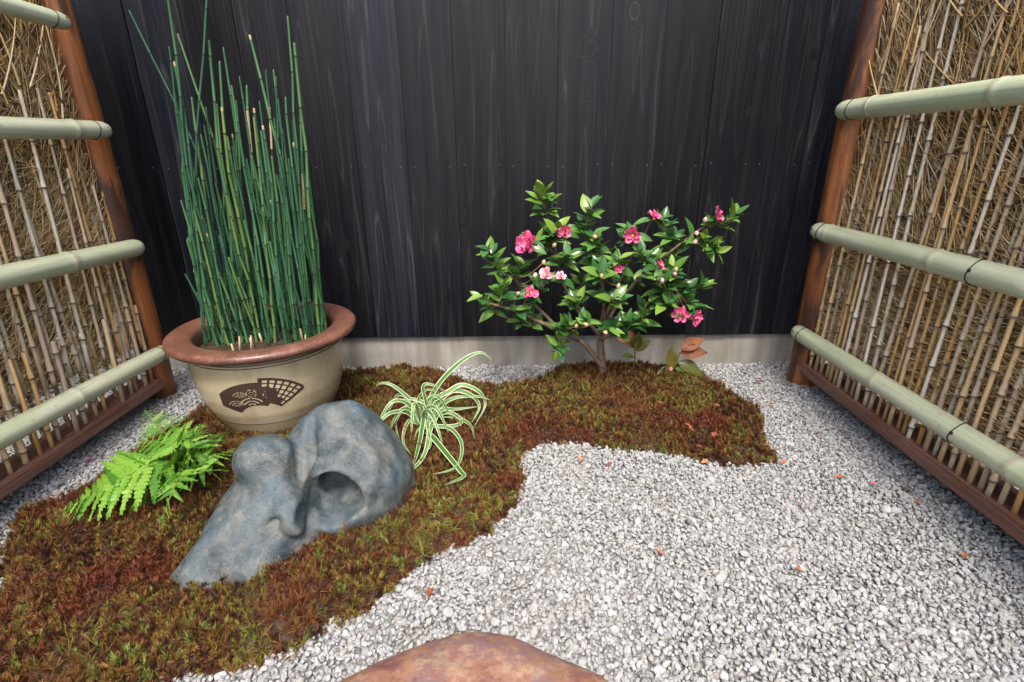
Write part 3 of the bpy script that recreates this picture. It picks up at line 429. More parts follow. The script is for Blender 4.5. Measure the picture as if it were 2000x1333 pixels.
# ================================================================ FENCES
def cane_profile(L, r, taper):
    z = 0.0; out = [(0, r*1.06, 0)]; z = random.uniform(.03, .12)
    while z < L-.02:
        q = r*(1-taper*z/L); out += [(z-.018, q*1.0, 0), (z-.003, q*1.10, 1), (z-.001, q*1.42, 1), (z+.003, q*1.48, 1), (z+.006, q*1.30, 0), (z+.028, q*1.0, 0)]; z += random.uniform(.10, .19)
    out.append((L, r*(1-taper), 0)); return out
def make_cane(parent, x, y, z0, z1, r, lean, taper=.3, sides=7):
    pr = cane_profile(z1-z0, r, taper); pts = []; ox = oy = 0.0; lz = 0
    kx, ky = lean
    for (z, q, mk) in pr:
        if mk and z-lz > .03: kx = lean[0]+random.gauss(0, .02); ky = lean[1]+random.gauss(0, .045)
        ox += kx*(z-lz); oy += ky*(z-lz); lz = z; pts.append((x+ox, y+oy, z0+z))
    v, f = tube(pts, [q for _, q, _ in pr], sides); mi = []
    for i in range(len(pr)-1): mi += [1 if (pr[i][2] and pr[i+1][2]) else 0]*sides
    mi += [0, 0]
    link('cane', mesh('cane', rel(parent, v), f, [M['cane'], M['nodering']], mi), parent)
def make_rail(parent, x, yt, y0, z_at, r, nodes, ties, inward):
    # bamboo pole from its rounded tip at yt (by the post) to y0 (toward the viewer)
    P = []; R_ = []
    def add(y, k): P.append((x, y, z_at(y))); R_.append(r*k)
    L = [(yt, .35), (yt-.004, .62), (yt-.011, .82), (yt-.022, .94), (yt-.04, 1.0)]
    for n in nodes: L += [(n+.02, 1.0), (n+.006, 1.03), (n+.002, 1.085), (n-.001, 1.06), (n-.003, 1.075), (n-.008, 1.02), (n-.02, 1.0)]
    y = yt-.08
    while y > y0: L.append((y, 1.0)); y -= .08
    L.append((y0, 1.0)); L.sort(key=lambda q: -q[0])
    for y, k in L: add(y, k)
    v, f = tube(P, R_, 20); v[:, 0] = np.minimum(v[:, 0], x+.004) if inward < 0 else np.maximum(v[:, 0], x-.004); mi = []
    for i in range(len(P)-1): mi += [1 if any(abs((P[i][1]+P[i+1][1])/2-n) < .0022 for n in nodes) else 0]*20
    mi += [0, 0]
    rail = link('rail', mesh('rail', rel(parent, v), f, [M['bamboo'], M['bambnode']], mi), parent)
    for t in ties:
        th = np.linspace(0, 2*np.pi, 25); c = np.array([(min(x+(r+.001)*math.cos(a), x+.005) if inward < 0 else max(x+(r+.001)*math.cos(a), x-.005), t+.004*math.sin(a*2), z_at(t)+(r+.001)*math.sin(a)) for a in th]); v, f = tube(c, .0012, 5, False)
        link('wire_tie', mesh('wire_tie', rel(parent, v), f, M['wire']), rail)
        cx = x+inward*(r+.0005); v, f = tube([(cx-inward*.006, t-.004 if t < yt-.1 else t+.032, z_at(t)+.006), (cx+inward*(.001 if t < yt-.1 else -.0025), t-.004 if t < yt-.1 else t+.032, z_at(t)+.006)], .004, 8)
        link('screw', mesh('screw', rel(parent, v), f, M['wire']), rail)
def make_post(parent, cx, cy, r, h):
    P = []; R_ = []
    for i in range(40):
        z = -.04+h*i/39; P.append((cx+.004*math.sin(z*5+cx), cy+.003*math.sin(z*7), z)); R_.append(r*(1.06-.10*i/39+.03*nz(z, cx, 6)))
    v, f = tube(P, R_, 22, True, .006); link('post', mesh('post', rel(parent, v), f, M['post']), parent)
def twigs(A, B, r0, r1, bend, K=4):
    n = len(A); t = np.linspace(0, 1, K)[None, :, None]; P = A[:, None]*(1-t)+B[:, None]*t + bend[:, None]*(4*t*(1-t))
    T = B-A; T /= np.linalg.norm(T, axis=1)[:, None]+1e-9; N = np.cross(T, RNG.standard_normal((n, 3))); N /= np.linalg.norm(N, axis=1)[:, None]+1e-9; Bn = np.cross(T, N)
    rr = (r0[:, None]*(1-t[..., 0])+r1[:, None]*t[..., 0]); th = np.array([0, 2.094, 4.189])
    V = P[:, :, None]+rr[:, :, None, None]*(np.cos(th)[None, None, :, None]*N[:, None, None]+np.sin(th)[None, None, :, None]*Bn[:, None, None])
    V = V.reshape(-1, 3); q = []
    for i in range(K-1):
        for j in range(3): q.append((i*3+j, i*3+(j+1) % 3, (i+1)*3+(j+1) % 3, (i+1)*3+j))
    Q = (np.arange(n)*K*3)[:, None, None]+np.array(q)[None]; return V, Q.reshape(-1, 4)
def brush(parent, s, xf, xb, y0, y1, zones):
    # s = +1 right fence, -1 left fence; xf front depth, xb back depth
    Vs = []; Qs = []; base = 0
    for (n, za, zb, ang, sp, L0, L1, ra, rb) in zones:
        x = np.where(RNG.random(n) < .85, RNG.uniform(min(xf, xb), max(xf, xb), n), xf); A = np.c_[x, RNG.uniform(y0, y1, n), RNG.uniform(za, zb, n)]
        a = RNG.normal(ang, sp, n); L = RNG.uniform(L0, L1, n); d = np.c_[RNG.normal(-s*.02, .10, n), np.cos(a), np.sin(a)]
        Bp = A+d*L[:, None]; Bp[:, 1] = np.clip(Bp[:, 1], y0-.1, y1+.015); Bp[:, 2] = np.maximum(Bp[:, 2], .13)
        lim = xf-s*.012; Bp[:, 0] = np.maximum(Bp[:, 0], lim) if s > 0 else np.minimum(Bp[:, 0], lim)
        r0 = RNG.uniform(ra, rb, n); v, q = twigs(A, Bp, r0, r0*.45, RNG.normal(0, .035, (n, 3))*np.array([.3, 1, 1])*L[:, None]); Vs.append(v); Qs.append(q+base); base += len(v)
    n = 90                                                             # pale crooked branchlets in front of the top of the fence
    A = np.c_[np.full(n, xf-s*.014)+RNG.normal(0, .005, n), RNG.uniform(y0, y1-.03, n), RNG.uniform(.86, 1.15, n)]; a = np.where(RNG.random(n) < .6, RNG.normal(1.9, .25, n), RNG.normal(1.25, .3, n)); L = RNG.uniform(.12, .28, n); Bp = A+np.c_[RNG.normal(-s*.03, .06, n), np.cos(a), np.sin(a)]*L[:, None]
    r0 = RNG.uniform(.0022, .0038, n); v, q = twigs(A, Bp, r0, r0*.5, RNG.normal(0, .011, (n, 3))*np.array([.3, 1, .5]), 7); Vs.append(v); Qs.append(q+base); base += len(v)
    me = quads_mesh('brushwood', rel(parent, np.vstack(Vs)), np.vstack(Qs), M['twig']); o = link('brushwood', me, parent); o['kind'] = 'stuff'; o['label'] = 'dense dry brushwood twigs packed behind the canes'

# right fence
rf = empty('brushwood_fence', (1.045, .9, 0)); tag(rf, 'right brushwood fence with three pale bamboo rails and an orange brown post', 'fence', 'fences flanking the garden')
make_post(rf, 1.042, 1.662, .046, 1.9)
make_rail(rf, .985, 1.655, -.1, lambda y: .8975, .0275, [1.50, 1.12, .75, .35], [1.585, 1.0, .45], -1)
make_rail(rf, .985, 1.660, -.1, lambda y: .546+.004*(1.6-y), .0275, [1.575, 1.155, .84, .4], [1.605, 1.045, .5], -1)
make_rail(rf, .985, 1.655, -.1, lambda y: .203+.004*(1.6-y), .0275, [1.23, .83, .42], [1.60, .965, .4], -1)
v, f = box(1.008, 1.115, -.1, 1.628, .055, .089, .004); link('sill', mesh('sill', rel(rf, v), f, M['plank'], smooth=False), rf)
y = 1.60
while y > .05:
    make_cane(rf, 1.030+random.uniform(-.004, .006), y, .088, random.uniform(1.02, 1.35), random.uniform(.0044, .0066), (random.gauss(0, .006), random.gauss(.0, .02)), .45); y -= random.uniform(.021, .033)
y = 1.60
while y > .05:
    make_cane(rf, 1.085+random.uniform(-.01, .01), y, .088, random.uniform(.5, 1.2), random.uniform(.004, .006), (random.gauss(0, .01), random.gauss(0, .05)), .4, 6); y -= random.uniform(.07, .13)
brush(rf, 1, 1.037, 1.110, .05, 1.60, [(8500, .17, .56, 0.0, .26, .08, .26, .0009, .0021), (3000, .20, .62, .5, .6, .05, .18, .0008, .0018), (10000, .46, .97, .75, .65, .06, .22, .0009, .0021), (350, .25, .95, .9, .6, .06, .16, .002, .0034), (900, .55, .95, 1.2, .3, .1, .3, .0012, .0032),
   (10000, .86, 1.45, 1.15, .5, .08, .28, .0009, .0022), (1300, .86, 1.4, 1.0, .3, .15, .35, .0025, .0045), (500, .9, 1.45, 2.1, .4, .12, .3, .0010, .0026)])
# left fence
lf = empty('brushwood_fence', (-1.225, .9, 0)); tag(lf, 'left brushwood fence with four pale bamboo rails and a mottled brown post', 'fence', 'fences flanking the garden')
make_post(lf, -1.225, 1.598, .043, 1.9)
make_rail(lf, -1.160, 1.545, -.1, lambda y: 1.117, .021, [1.2, .8, .4], [1.49, .9], 1)
make_rail(lf, -1.160, 1.585, -.1, lambda y: .858-.015*(1.57-y), .0245, [1.455, 1.05, .6, .2], [1.525, .9], 1)
make_rail(lf, -1.160, 1.590, -.1, lambda y: .523+.028*(1.57-y), .027, [1.315, .95, .5, .1], [1.0, .5], 1)
make_rail(lf, -1.160, 1.580, -.1, lambda y: .177+.040*(1.57-y), .027, [1.205, .82, .4], [1.535, .7], 1)
v, f = box(-1.275, -1.170, -.1, 1.558, .056, .082, .004); link('sill', mesh('sill', rel(lf, v), f, M['plank'], smooth=False), lf)
y = 1.54
while y > .05:
    z0 = .215+.04*(1.57-y)+random.uniform(-.015, .02)
    make_cane(lf, -1.208+random.uniform(-.004, .006), y, z0, random.uniform(.70, 1.02), random.uniform(.0046, .0066), (random.gauss(0, .008), random.gauss(.05, .03)), .4); y -= random.uniform(.022, .036)
y = 1.54
while y > .05:
    make_cane(lf, -1.205+random.uniform(-.012, .008), y, .081, .34, random.uniform(.0048, .007), (random.gauss(0, .01), random.gauss(.06, .03)), .1); y -= random.uniform(.026, .05)
y = 1.54
while y > .05:
    make_cane(lf, -1.250+random.uniform(-.01, .01), y, .081, random.uniform(.4, 1.1), random.uniform(.004, .006), (random.gauss(0, .01), random.gauss(0, .04)), .4, 6); y -= random.uniform(.03, .06)
brush(lf, -1, -1.214, -1.285, .05, 1.535, [(11000, .20, .62, .55, .55, .06, .22, .0009, .0021), (2500, .2, .5, 1.0, .6, .06, .16, .0009, .002), (11000, .50, 1.0, .9, .8, .06, .2, .0009, .0022), (700, .5, 1.0, 1.8, .35, .05, .14, .0025, .0042),
   (11000, .85, 1.5, 1.6, .6, .07, .25, .0009, .0024), (1700, .85, 1.4, 2.0, .45, .06, .22, .0020, .0040)])
# ================================================================ STONES (signed distance shapes meshed by surface nets)
def surface_nets(fn, lo, hi, h):
    lo = np.array(lo); n = np.ceil((np.array(hi)-lo)/h).astype(int)+1
    X, Y, Z = np.meshgrid(*[lo[i]+h*np.arange(n[i]) for i in range(3)], indexing='ij'); Fv = fn(X, Y, Z); s = Fv < 0
    acc = np.zeros((n[0]-1, n[1]-1, n[2]-1, 3)); cnt = np.zeros((n[0]-1, n[1]-1, n[2]-1))
    cs = [(a, b, c) for a in (0, 1) for b in (0, 1) for c in (0, 1)]; sl = lambda c: tuple(slice(q, n[i]-1+q) for i, q in enumerate(c))
    for i, a in enumerate(cs):
        for b in cs[i+1:]:
            if sum(abs(p-q) for p, q in zip(a, b)) != 1: continue
            fa, fb = Fv[sl(a)], Fv[sl(b)]; m = (fa < 0) != (fb < 0); t = np.where(m, fa/np.where(m, fa-fb, 1), 0)
            for d in range(3): acc[..., d] += m*(a[d]+t*(b[d]-a[d]))
            cnt += m
    act = cnt > 0; ids = np.full(act.shape, -1); ids[act] = np.arange(act.sum()); I = np.argwhere(act); V = lo+h*(I+acc[act]/cnt[act][:, None]); Q = []
    for ax in range(3):
        u, w = (ax+1) % 3, (ax+2) % 3; a = [slice(None)]*3; b = [slice(None)]*3; a[ax] = slice(0, -1); b[ax] = slice(1, None)
        ch = s[tuple(a)] != s[tuple(b)]; E = np.argwhere(ch); E = E[(E[:, u] > 0) & (E[:, w] > 0) & (E[:, u] < n[u]-1) & (E[:, w] < n[w]-1)]
        def at(du, dw):
            q = E.copy(); q[:, u] -= du; q[:, w] -= dw; return ids[q[:, 0], q[:, 1], q[:, 2]]
        q = np.stack([at(1, 1), at(0, 1), at(0, 0), at(1, 0)], 1); fl = s[E[:, 0], E[:, 1], E[:, 2]]; q[~fl] = q[~fl][:, ::-1]; Q.append(q)
    return V, np.vstack(Q)
def smin(a, b, k):
    h = np.clip(.5+.5*(b-a)/k, 0, 1); return b*(1-h)+a*h-k*h*(1-h)
def smax(a, b, k): return -smin(-a, -b, k)
def ell(X, Y, Z, c, r):
    k = np.sqrt(((X-c[0])/r[0])**2+((Y-c[1])/r[1])**2+((Z-c[2])/r[2])**2); return (k-1)*min(r)
def cone(X, Y, Z, a, b, ra, rb):
    a = np.array(a); b = np.array(b); ab = b-a; t = np.clip(((X-a[0])*ab[0]+(Y-a[1])*ab[1]+(Z-a[2])*ab[2])/(ab@ab), 0, 1)
    return np.sqrt((X-a[0]-t*ab[0])**2+(Y-a[1]-t*ab[1])**2+(Z-a[2]-t*ab[2])**2)-(ra+(rb-ra)*t)
def rock_sdf(X, Y, Z):
    d = ell(X, Y, Z, (-.534, .932, .164), (.065, .060, .058))                                          # knob
    d = smin(d, cone(X, Y, Z, (-.553, .955, .105), (-.605, .765, .000), .052, .058), .010)            # long slope to the front left
    d = smin(d, cone(X, Y, Z, (-.530, .965, .085), (-.512, .800, -.006), .056, .062), .022)            # belly
    d = smin(d, cone(X, Y, Z, (-.505, .905, .132), (-.446, .845, .082), .040, .033), .026)            # nose ridge
    d = smin(d, ell(X, Y, Z, (-.530, .875, .055), (.062, .085, .072)), .025)                          # face below the knob
    d = smin(d, cone(X, Y, Z, (-.478, .905, .070), (-.462, .862, .000), .042, .050), .020)            # under the nose
    m = smin(ell(X, Y, Z, (-.408, 1.045, .100), (.128, .095, .138)), ell(X, Y, Z, (-.330, 1.010, .045), (.095, .100, .118)), .035)
    m = smin(m, ell(X, Y, Z, (-.378, .970, .062), (.120, .116, .120)), .03)                           # front mass of the right hump
    m = smin(m, ell(X, Y, Z, (-.475, .995, .100), (.080, .070, .085)), .025)                          # web behind the knob
    d = smin(d, m, .014)
    d = smax(d, -ell(X, Y, Z, (-.384, .900, .104), (.056, .118, .048)), .009)                         # hollow
    d = smax(d, -ell(X, Y, Z, (-.356, .895, .098), (.042, .088, .036)), .010)
    d = smax(d, -ell(X, Y, Z, (-.388, .850, .078), (.046, .055, .034)), .016)
    d = smax(d, -cone(X, Y, Z, (-.452, 1.0, .210), (-.425, .90, .120), .008, .010), .02)              # crease between the humps
    d = smax(d, -ell(X, Y, Z, (-.478, .822, .092), (.009, .010, .006)), .010)                         # pock by the nose
    d = d + .0035*np.sin(X*61+Y*23)*np.sin(Y*57-Z*31+1.0)*np.sin(Z*66+X*19)
    return d
V, Q = surface_nets(rock_sdf, (-.70, .66, -.03), (-.18, 1.17, .27), .0044)
V = V + np.array([[nz(p[0], p[1]+p[2]*1.7, 14, 1)*.0055+nz(p[0]+p[2], p[1]-p[2], 34, 2)*.0026+nz(p[0]+p[2], p[1], 80, 3)*.0014]*3 for p in V])*np.array([.6, -.6, 1])
rk = link('garden_rock', quads_mesh('garden_rock', V-np.array([-.43, .93, 0]), Q, M['rock'])); rk.location = (-.43, .93, .012)
tag(rk, 'smooth blue grey garden rock with two humps and a dark hollow', 'rock')
def red_sdf(X, Y, Z):
    d = ell(X, Y, Z, (-.055, .445, .004), (.235, .160, .046)); d = smin(d, ell(X, Y, Z, (-.045, .50, .008), (.135, .128, .044)), .02); d = smin(d, ell(X, Y, Z, (-.14, .44, .004), (.20, .13, .034)), .02)
    return smin(d, ell(X, Y, Z, (.10, .43, .004), (.13, .135, .040)), .02)
V, Q = surface_nets(red_sdf, (-.4, .24, -.03), (.28, .66, .07), .0055)
V[:, 2] += np.array([nz(p[0], p[1], 14, 4)*.004+nz(p[0], p[1], 40, 6)*.0018 for p in V])
rs = link('stepping_stone', quads_mesh('stepping_stone', V-np.array([-.055, .45, 0]), Q, M['redrock'])); rs.location = (-.072, .462, 0); rs.scale = (.94, 1, 1)
tag(rs, 'flat red brown stepping stone at the bottom edge of the gravel', 'stone')
g = np.random.default_rng(4); pb = link('pebble', stones[3].copy()); pb.data.materials.clear(); pb.data.materials.append(M['rock']); pb.location = (-1.075, 1.045, .012); pb.scale = (.016, .016, .014)
tag(pb, 'small dark blue pebble on the gravel under the fern tip', 'pebble')

# ================================================================ POT
PX, PY, PZ = -.72, 1.40, .040
pot = empty('plant_pot', (PX, PY, PZ)); tag(pot, 'large round tan stoneware pot with red brown rim and fan print', 'pot')
def lathe(prof, n=96):
    th = np.linspace(0, 2*np.pi, n, endpoint=False); V = [(r*math.cos(t), r*math.sin(t), z) for r, z in prof for t in th]; f = []
    for i in range(len(prof)-1):
        for j in range(n): k = (j+1) % n; f.append((i*n+j, i*n+k, (i+1)*n+k, (i+1)*n+j))
    return V, f
body = [(.0, .0), (.130, .0), (.150, .006), (.158, .020), (.172, .048), (.188, .085), (.199, .125), (.2055, .165), (.2075, .20), (.209, .225), (.2085, .240), (.2065, .248)]
def body_r(z): return float(np.interp(z, [p[1] for p in body[1:]], [p[0] for p in body[1:]]))
zz = np.unique(np.r_[np.linspace(.0, .248, 44)]); prof = [(0, 0), (.125, 0)]+[(body_r(z), z) for z in zz[1:]]
V, f = lathe(prof); link('body', mesh('body', V, f, M['pot']), pot)
rimp = [(.205, .247), (.214, .2475), (.230, .254), (.245, .261), (.2525, .268), (.2545, .274), (.2530, .280), (.247, .2845), (.236, .288), (.215, .286), (.197, .2825), (.190, .279), (.186, .272), (.185, .255), (.184, .21)]
V, f = lathe(rimp); rim = link('rim', mesh('rim', V, f, M['rim']), pot)
for z, w in ((.242, .0016), (.2345, .0013), (.0555, .0013)):
    r = body_r(z); V, f = lathe([(r+.0002, z-w), (r+.0012, z-w*.4), (r+.0012, z+w*.4), (r+.0002, z+w)]); link('painted_line', mesh('painted_line', V, f, M['print']), pot)
# soil surface
V = []; f = []; nr, na = 14, 48
for i in range(nr+1):
    for j in range(na):
        a = 2*math.pi*j/na; r = .186*i/nr; x, y = r*math.cos(a), r*math.sin(a); V.append((x, y, .245+.008*nz(x, y, 20, 3)+.004*nz(x, y, 60, 1)-.01*(i/nr)**3))
for i in range(nr):
    for j in range(na): k = (j+1) % na; f.append((i*na+j, i*na+k, (i+1)*na+k, (i+1)*na+j))
soil = link('soil', mesh('soil', V, f, M['soil']), pot)
# fan emblem printed on the belly: u along the girth, v up, unit = fan width
def fan_on(u, v):
    # open folding fan, pivot below; left part = waves and blossoms, right part = lattice on a raised leaf
    def sector(cx, cy, r0, r1, a0, a1): 
        r = math.hypot(u-cx, v-cy); a = math.degrees(math.atan2(v-cy, u-cx)); return r0 < r < r1 and a0 < a < a1
    A = sector(-.07, -.36, .225, .60, 58, 153); Bq = sector(-.02, -.36, .255, .66, 34, 88)
    if not (A or Bq): return False
    wav = [(-.30, -.155, .9), (-.12, -.14, 1.15), (-.235, .0, .8)]
    if A and not (Bq and u > .06):
        for wx, wy, s in wav:
            r = math.hypot(u-wx, v-wy)/s; a = math.degrees(math.atan2(v-wy, u-wx))
            if 25 < a < 158 and not 85 < a < 92:
                for q in (.035, .075, .118):
                    if q-.0075 < r < q+.0075: return False
        for wx, wy in ((-.10, .075), (.085, .03)):
            r = math.hypot(u-wx, v-wy); a = math.degrees(math.atan2(v-wy, u-wx)) % 72
            if .050 < r < .063 and 10 < a < 58: return False
            if .018 < r < .028 and 12 < a < 50: return False
    if Bq and (u > .12 or v > .16):
        r = math.hypot(u+.02, v+.36); a = math.degrees(math.atan2(v+.36, u+.02))
        if .285 < r < .625 and 37 < a < 85:
            ca = (a-37) % 8.0; cr = (r-.285) % .072
            if 1.4 < ca < 6.9 and .010 < cr < .064 and (r > .38 or a < 47): 
                if math.hypot(u-.085, v-.03) > .11: return False
    return True
nu, nv_ = 260, 150; sv = {}; V = []; f = []; W = .218; th0 = -math.pi/2+.27; z0 = .150
def emb(i, j):
    if (i, j) not in sv:
        u = (i/nu-.5); v = (j/nv_-.5)*.62; z = z0+v*W*.86; r = body_r(z)+.0006; t = th0+u*W/r; sv[(i, j)] = len(V); V.append((r*math.cos(t), r*math.sin(t), z))
    return sv[(i, j)]
for i in range(nu):
    for j in range(nv_):
        if fan_on((i+.5)/nu-.5, ((j+.5)/nv_-.5)*.62): f.append((emb(i, j), emb(i+1, j), emb(i+1, j+1), emb(i, j+1)))
link('fan_emblem', mesh('fan_emblem', V, f, M['print']), pot)['label'] = 'dark brown folding fan emblem with waves, blossoms and lattice'

# ================================================================ HORSETAIL
ht = empty('horsetail', (PX, PY, .285)); tag(ht, 'clump of tall green jointed horsetail stems growing in the pot', 'plant')
for si, s in enumerate(STEMS):
    b = np.array(s[:3]); t = np.array(s[3:6]); kind = s[6]; b[2] = .262; L = np.linalg.norm(t-b); g = np.random.default_rng(900+si)
    r = g.uniform(.0032, .0049) if L > .25 else g.uniform(.0034, .0046)
    side = g.normal(0, .010*max(L, .3), 3)*np.array([1, 1, .1])
    if kind in (1, 2):                                                 # stems that kink outwards near the top
        m = b*.42+t*.58+np.array([.055 if t[0] < -.75 else .035, 0, .02])*(1 if kind == 1 else -1.2); c = [b, (b+m)/2+side, m, t]
    else: c = [b, b*.6+t*.4+side, b*.25+t*.75-side*.6, t]
    C = catmull(c, 60); al = np.r_[0, np.cumsum(np.linalg.norm(np.diff(C, axis=0), axis=1))]; Lc = al[-1]
    nodes = []; z = g.uniform(.01, .03)
    while z < Lc-.025: nodes.append(z); z += min(.052+.075*z/max(Lc, .3), .115)*g.uniform(.8, 1.2)
    rings = [(0, 1, 0)]
    for nn in nodes: rings += [(nn-.006, 1.0, 3), (nn-.0022, 1.07, 1), (nn+.0020, 1.09, 1), (nn+.0030, 1.0, 0)]
    rings += [(Lc-.012, .9, 0), (Lc-.008, .86, 2 if g.random() < .16 else 3), (Lc-.002, .7, 1), (Lc, .3, 1)]
    rings = sorted(rings); P = np.array([[np.interp(q[0], al, C[:, k]) for k in range(3)] for q in rings])
    kk = np.array([nodes.index(min(nodes, key=lambda x: abs(x-q[0]))) if nodes else 0 for q in rings]); jit = g.normal(0, .0016, (len(nodes)+1, 3)); P = P+jit[kk]
    tp = 1-.28*np.array([q[0] for q in rings])/Lc; v, f = tube(P, r*np.array([q[1] for q in rings])*tp, 7, True)
    mi = []
    for i in range(len(rings)-1):
        a, c2 = rings[i][2], rings[i+1][2]; mi += [1 if (a == 1 and c2 == 1) else 2 if (a == 2 or c2 == 2 or (kind == 3 and si % 3 == 0 and rings[i][0] > Lc*.7 and (i//4) % 2 == 0)) else 0]*7
    mi += [0, 1]; link('stem', mesh('stem', rel(ht, v), f, [M['stem'], M['dark'], M['tip']], mi), ht)
for i in range(12):                                                    # dry stubs of cut stems between the living ones
    a, q = random.uniform(0, 6.28), .16*math.sqrt(random.random()); x, y = PX+q*math.cos(a), PY+q*math.sin(a); h = random.uniform(.02, .07)
    v, f = tube([(x, y, .275), (x+random.gauss(0, .006), y+random.gauss(0, .006), .285+h)], [.0032, .0026], 6); link('dry_stub', mesh('dry_stub', rel(ht, v), f, M['tip']), ht)

# ================================================================ leaves
def leaf_mesh(name, L, W, mat, fold=.25, curl=.18, tip=.9, nu=7, wave=0.0, seed=0):
    g = np.random.default_rng(seed); V = []; f = []; ph = g.uniform(0, 6)
    for i in range(nu+1):
        t = i/nu; w = W*.5*(math.sin(math.pi*min(1, t**.8*.98+.02))**.85)*(1 if t < .97 else .35); z = -curl*L*t*t
        if i == nu: w = W*.012
        for j in (-1, -.5, 0, .5, 1): V.append((w*j, L*t, z+abs(j)*w*fold+wave*W*math.sin(t*9+ph+j*2)*abs(j)))
    for i in range(nu):
        for j in range(4): f.append((i*5+j, i*5+j+1, (i+1)*5+j+1, (i+1)*5+j))
    return mesh(name, V, f, mat)
LEAVES = [leaf_mesh('leaf', 1, .44+.04*(i % 3), M['leaf'], .18+.06*(i % 4), .08+.07*(i % 5), seed=i) for i in range(8)]
LEAVES_L = [leaf_mesh('leaf', 1, .46+.04*(i % 3), M['leaf_light'], .25, .10+.08*i, seed=20+i) for i in range(4)]
LEAVES_O = [leaf_mesh('leaf', 1, .5, M['leaf_olive'], .3, .1+.1*i, wave=.06, seed=30+i) for i in range(3)]
LEAVES_D = [leaf_mesh('leaf', 1, .55, M['leaf_dry'], .45, .35+.15*i, wave=.16, seed=40+i) for i in range(3)]
def orient(o, p, axis, up, roll=0.0, size=1.0):
    y = Vector(axis).normalized(); u = Vector(up); z = (u-y*u.dot(y)); z = z.normalized() if z.length > 1e-4 else Vector((1, 0, 0)); x = y.cross(z)
    if roll: q = Matrix.Rotation(roll, 3, y); x = q@x; z = q@z
    m = Matrix(((x.x, y.x, z.x, 0), (x.y, y.y, z.y, 0), (x.z, y.z, z.z, 0), (0, 0, 0, 1)))
    o.matrix_local = Matrix.Translation(Vector(p))@m@Matrix.Scale(size, 4)

# ================================================================ CAMELLIA
ca = empty('camellia_shrub', (.322, 1.60, .02)); CB = np.array(ca.location)
tag(ca, 'small glossy green camellia shrub with pink flowers on the moss mound', 'shrub')
nodesP = []
for i, lm in enumerate(LIMBS):
    C = catmull(lm, 22); r0, r1 = ((.0165, .0110) if i == 0 else ((.0085, .003) if i in (1, 7) else (.0068, .0028))); C = C+np.array([[.004*nz(p[0]+i, p[2], 18), .004*nz(p[1]+i, p[2], 18, 2), 0] for p in C])
    v, f = tube(C, np.linspace(r0, r1, 22), 10, True, .03); link('trunk' if i == 0 else 'limb', mesh('limb', rel(ca, v), f, M['bark']), ca)
    if i: nodesP += [tuple(q) for q in C[4:]]
TWP = []
nodesP = np.array(nodesP); gl = np.random.default_rng(21); LEAFN = 0
def put_leaf(pool, p, axis, up, size, roll=0):
    o = link('leaf', pool[int(gl.integers(0, len(pool)))], ca); orient(o, p-CB, axis, up, roll, size)
for si, s in enumerate(SHOOTS):
    t = np.array(s[:3]); n, light = s[3], s[4]; d = np.linalg.norm(nodesP-t, axis=1)+.6*np.maximum(0, nodesP[:, 2]-t[2]+.03); a = nodesP[d.argmin()]
    dv = t-a; Ls = np.linalg.norm(dv)
    if Ls < .12: a = t-dv/Ls*.0-np.array([(t[0]-.31)*.25, (t[1]-1.6)*.4+.02*gl.normal(), .09]) if Ls < .05 else a
    m = (a+t)/2+np.array([0, 0, -.012])+gl.normal(0, .006, 3); C = catmull([a, m, t], 14); TWP += list(C[3:]); v, f = tube(C, np.linspace(.0034, .0015, 14), 6); link('twig', mesh('twig', rel(ca, v), f, M['twigbark']), ca)
    al = np.r_[0, np.cumsum(np.linalg.norm(np.diff(C, axis=0), axis=1))]; tot = al[-1]; span = min(tot*.95, .014*n+.02); ph = gl.uniform(0, 6.28)
    for k in range(n):
        q = tot-span*(k/max(1, n-.5)); p = np.array([np.interp(q, al, C[:, c]) for c in range(3)]); T = C[-1]-C[-4]; T /= np.linalg.norm(T)
        T = T*.6+np.array([0, 0, .5]); T /= np.linalg.norm(T); A = np.cross(T, [.3, .9, .1]); A /= np.linalg.norm(A); Bv = np.cross(T, A); ph += 2.4+gl.normal(0, .25)
        out = A*math.cos(ph)+Bv*math.sin(ph); el = .95-.75*(k/n)+gl.normal(0, .15); ax = T*math.sin(el)+out*math.cos(el); ax[2] += .08
        if si == 13: ax = np.array([out[0]*.4, out[1]*.4-.2, -.9])
        sz = gl.uniform(.050, .072)*(.72 if k == 0 else .9 if k == 1 else 1); pool = LEAVES_L if (light and k < n*.65) or gl.random() < .07 else LEAVES
        up = T+np.array([0, -.35, .55])-out*.2; put_leaf(pool, p, ax, up, sz, gl.normal(0, .3)); LEAFN += 1
def petal_mesh(seed, mat, W=.8):
    g = np.random.default_rng(seed); V = []; f = []
    for i in range(6):
        t = i/5; w = W*.5*math.sin(math.pi*(.12+.74*t))**.7
        for j in (-1, -.5, 0, .5, 1): V.append((w*j, t+.06*math.cos(j*3)*t*(abs(j) < .9), .32*t*t-.18*t+.14*abs(j)**2+.11*g.normal()*t))
    for i in range(5):
        for j in range(4): f.append((i*5+j, i*5+j+1, (i+1)*5+j+1, (i+1)*5+j))
    return mesh('petal', V, f, mat)
PET = {0: [petal_mesh(i, M['pink']) for i in range(4)], 1: [petal_mesh(10+i, M['pale']) for i in range(4)]}
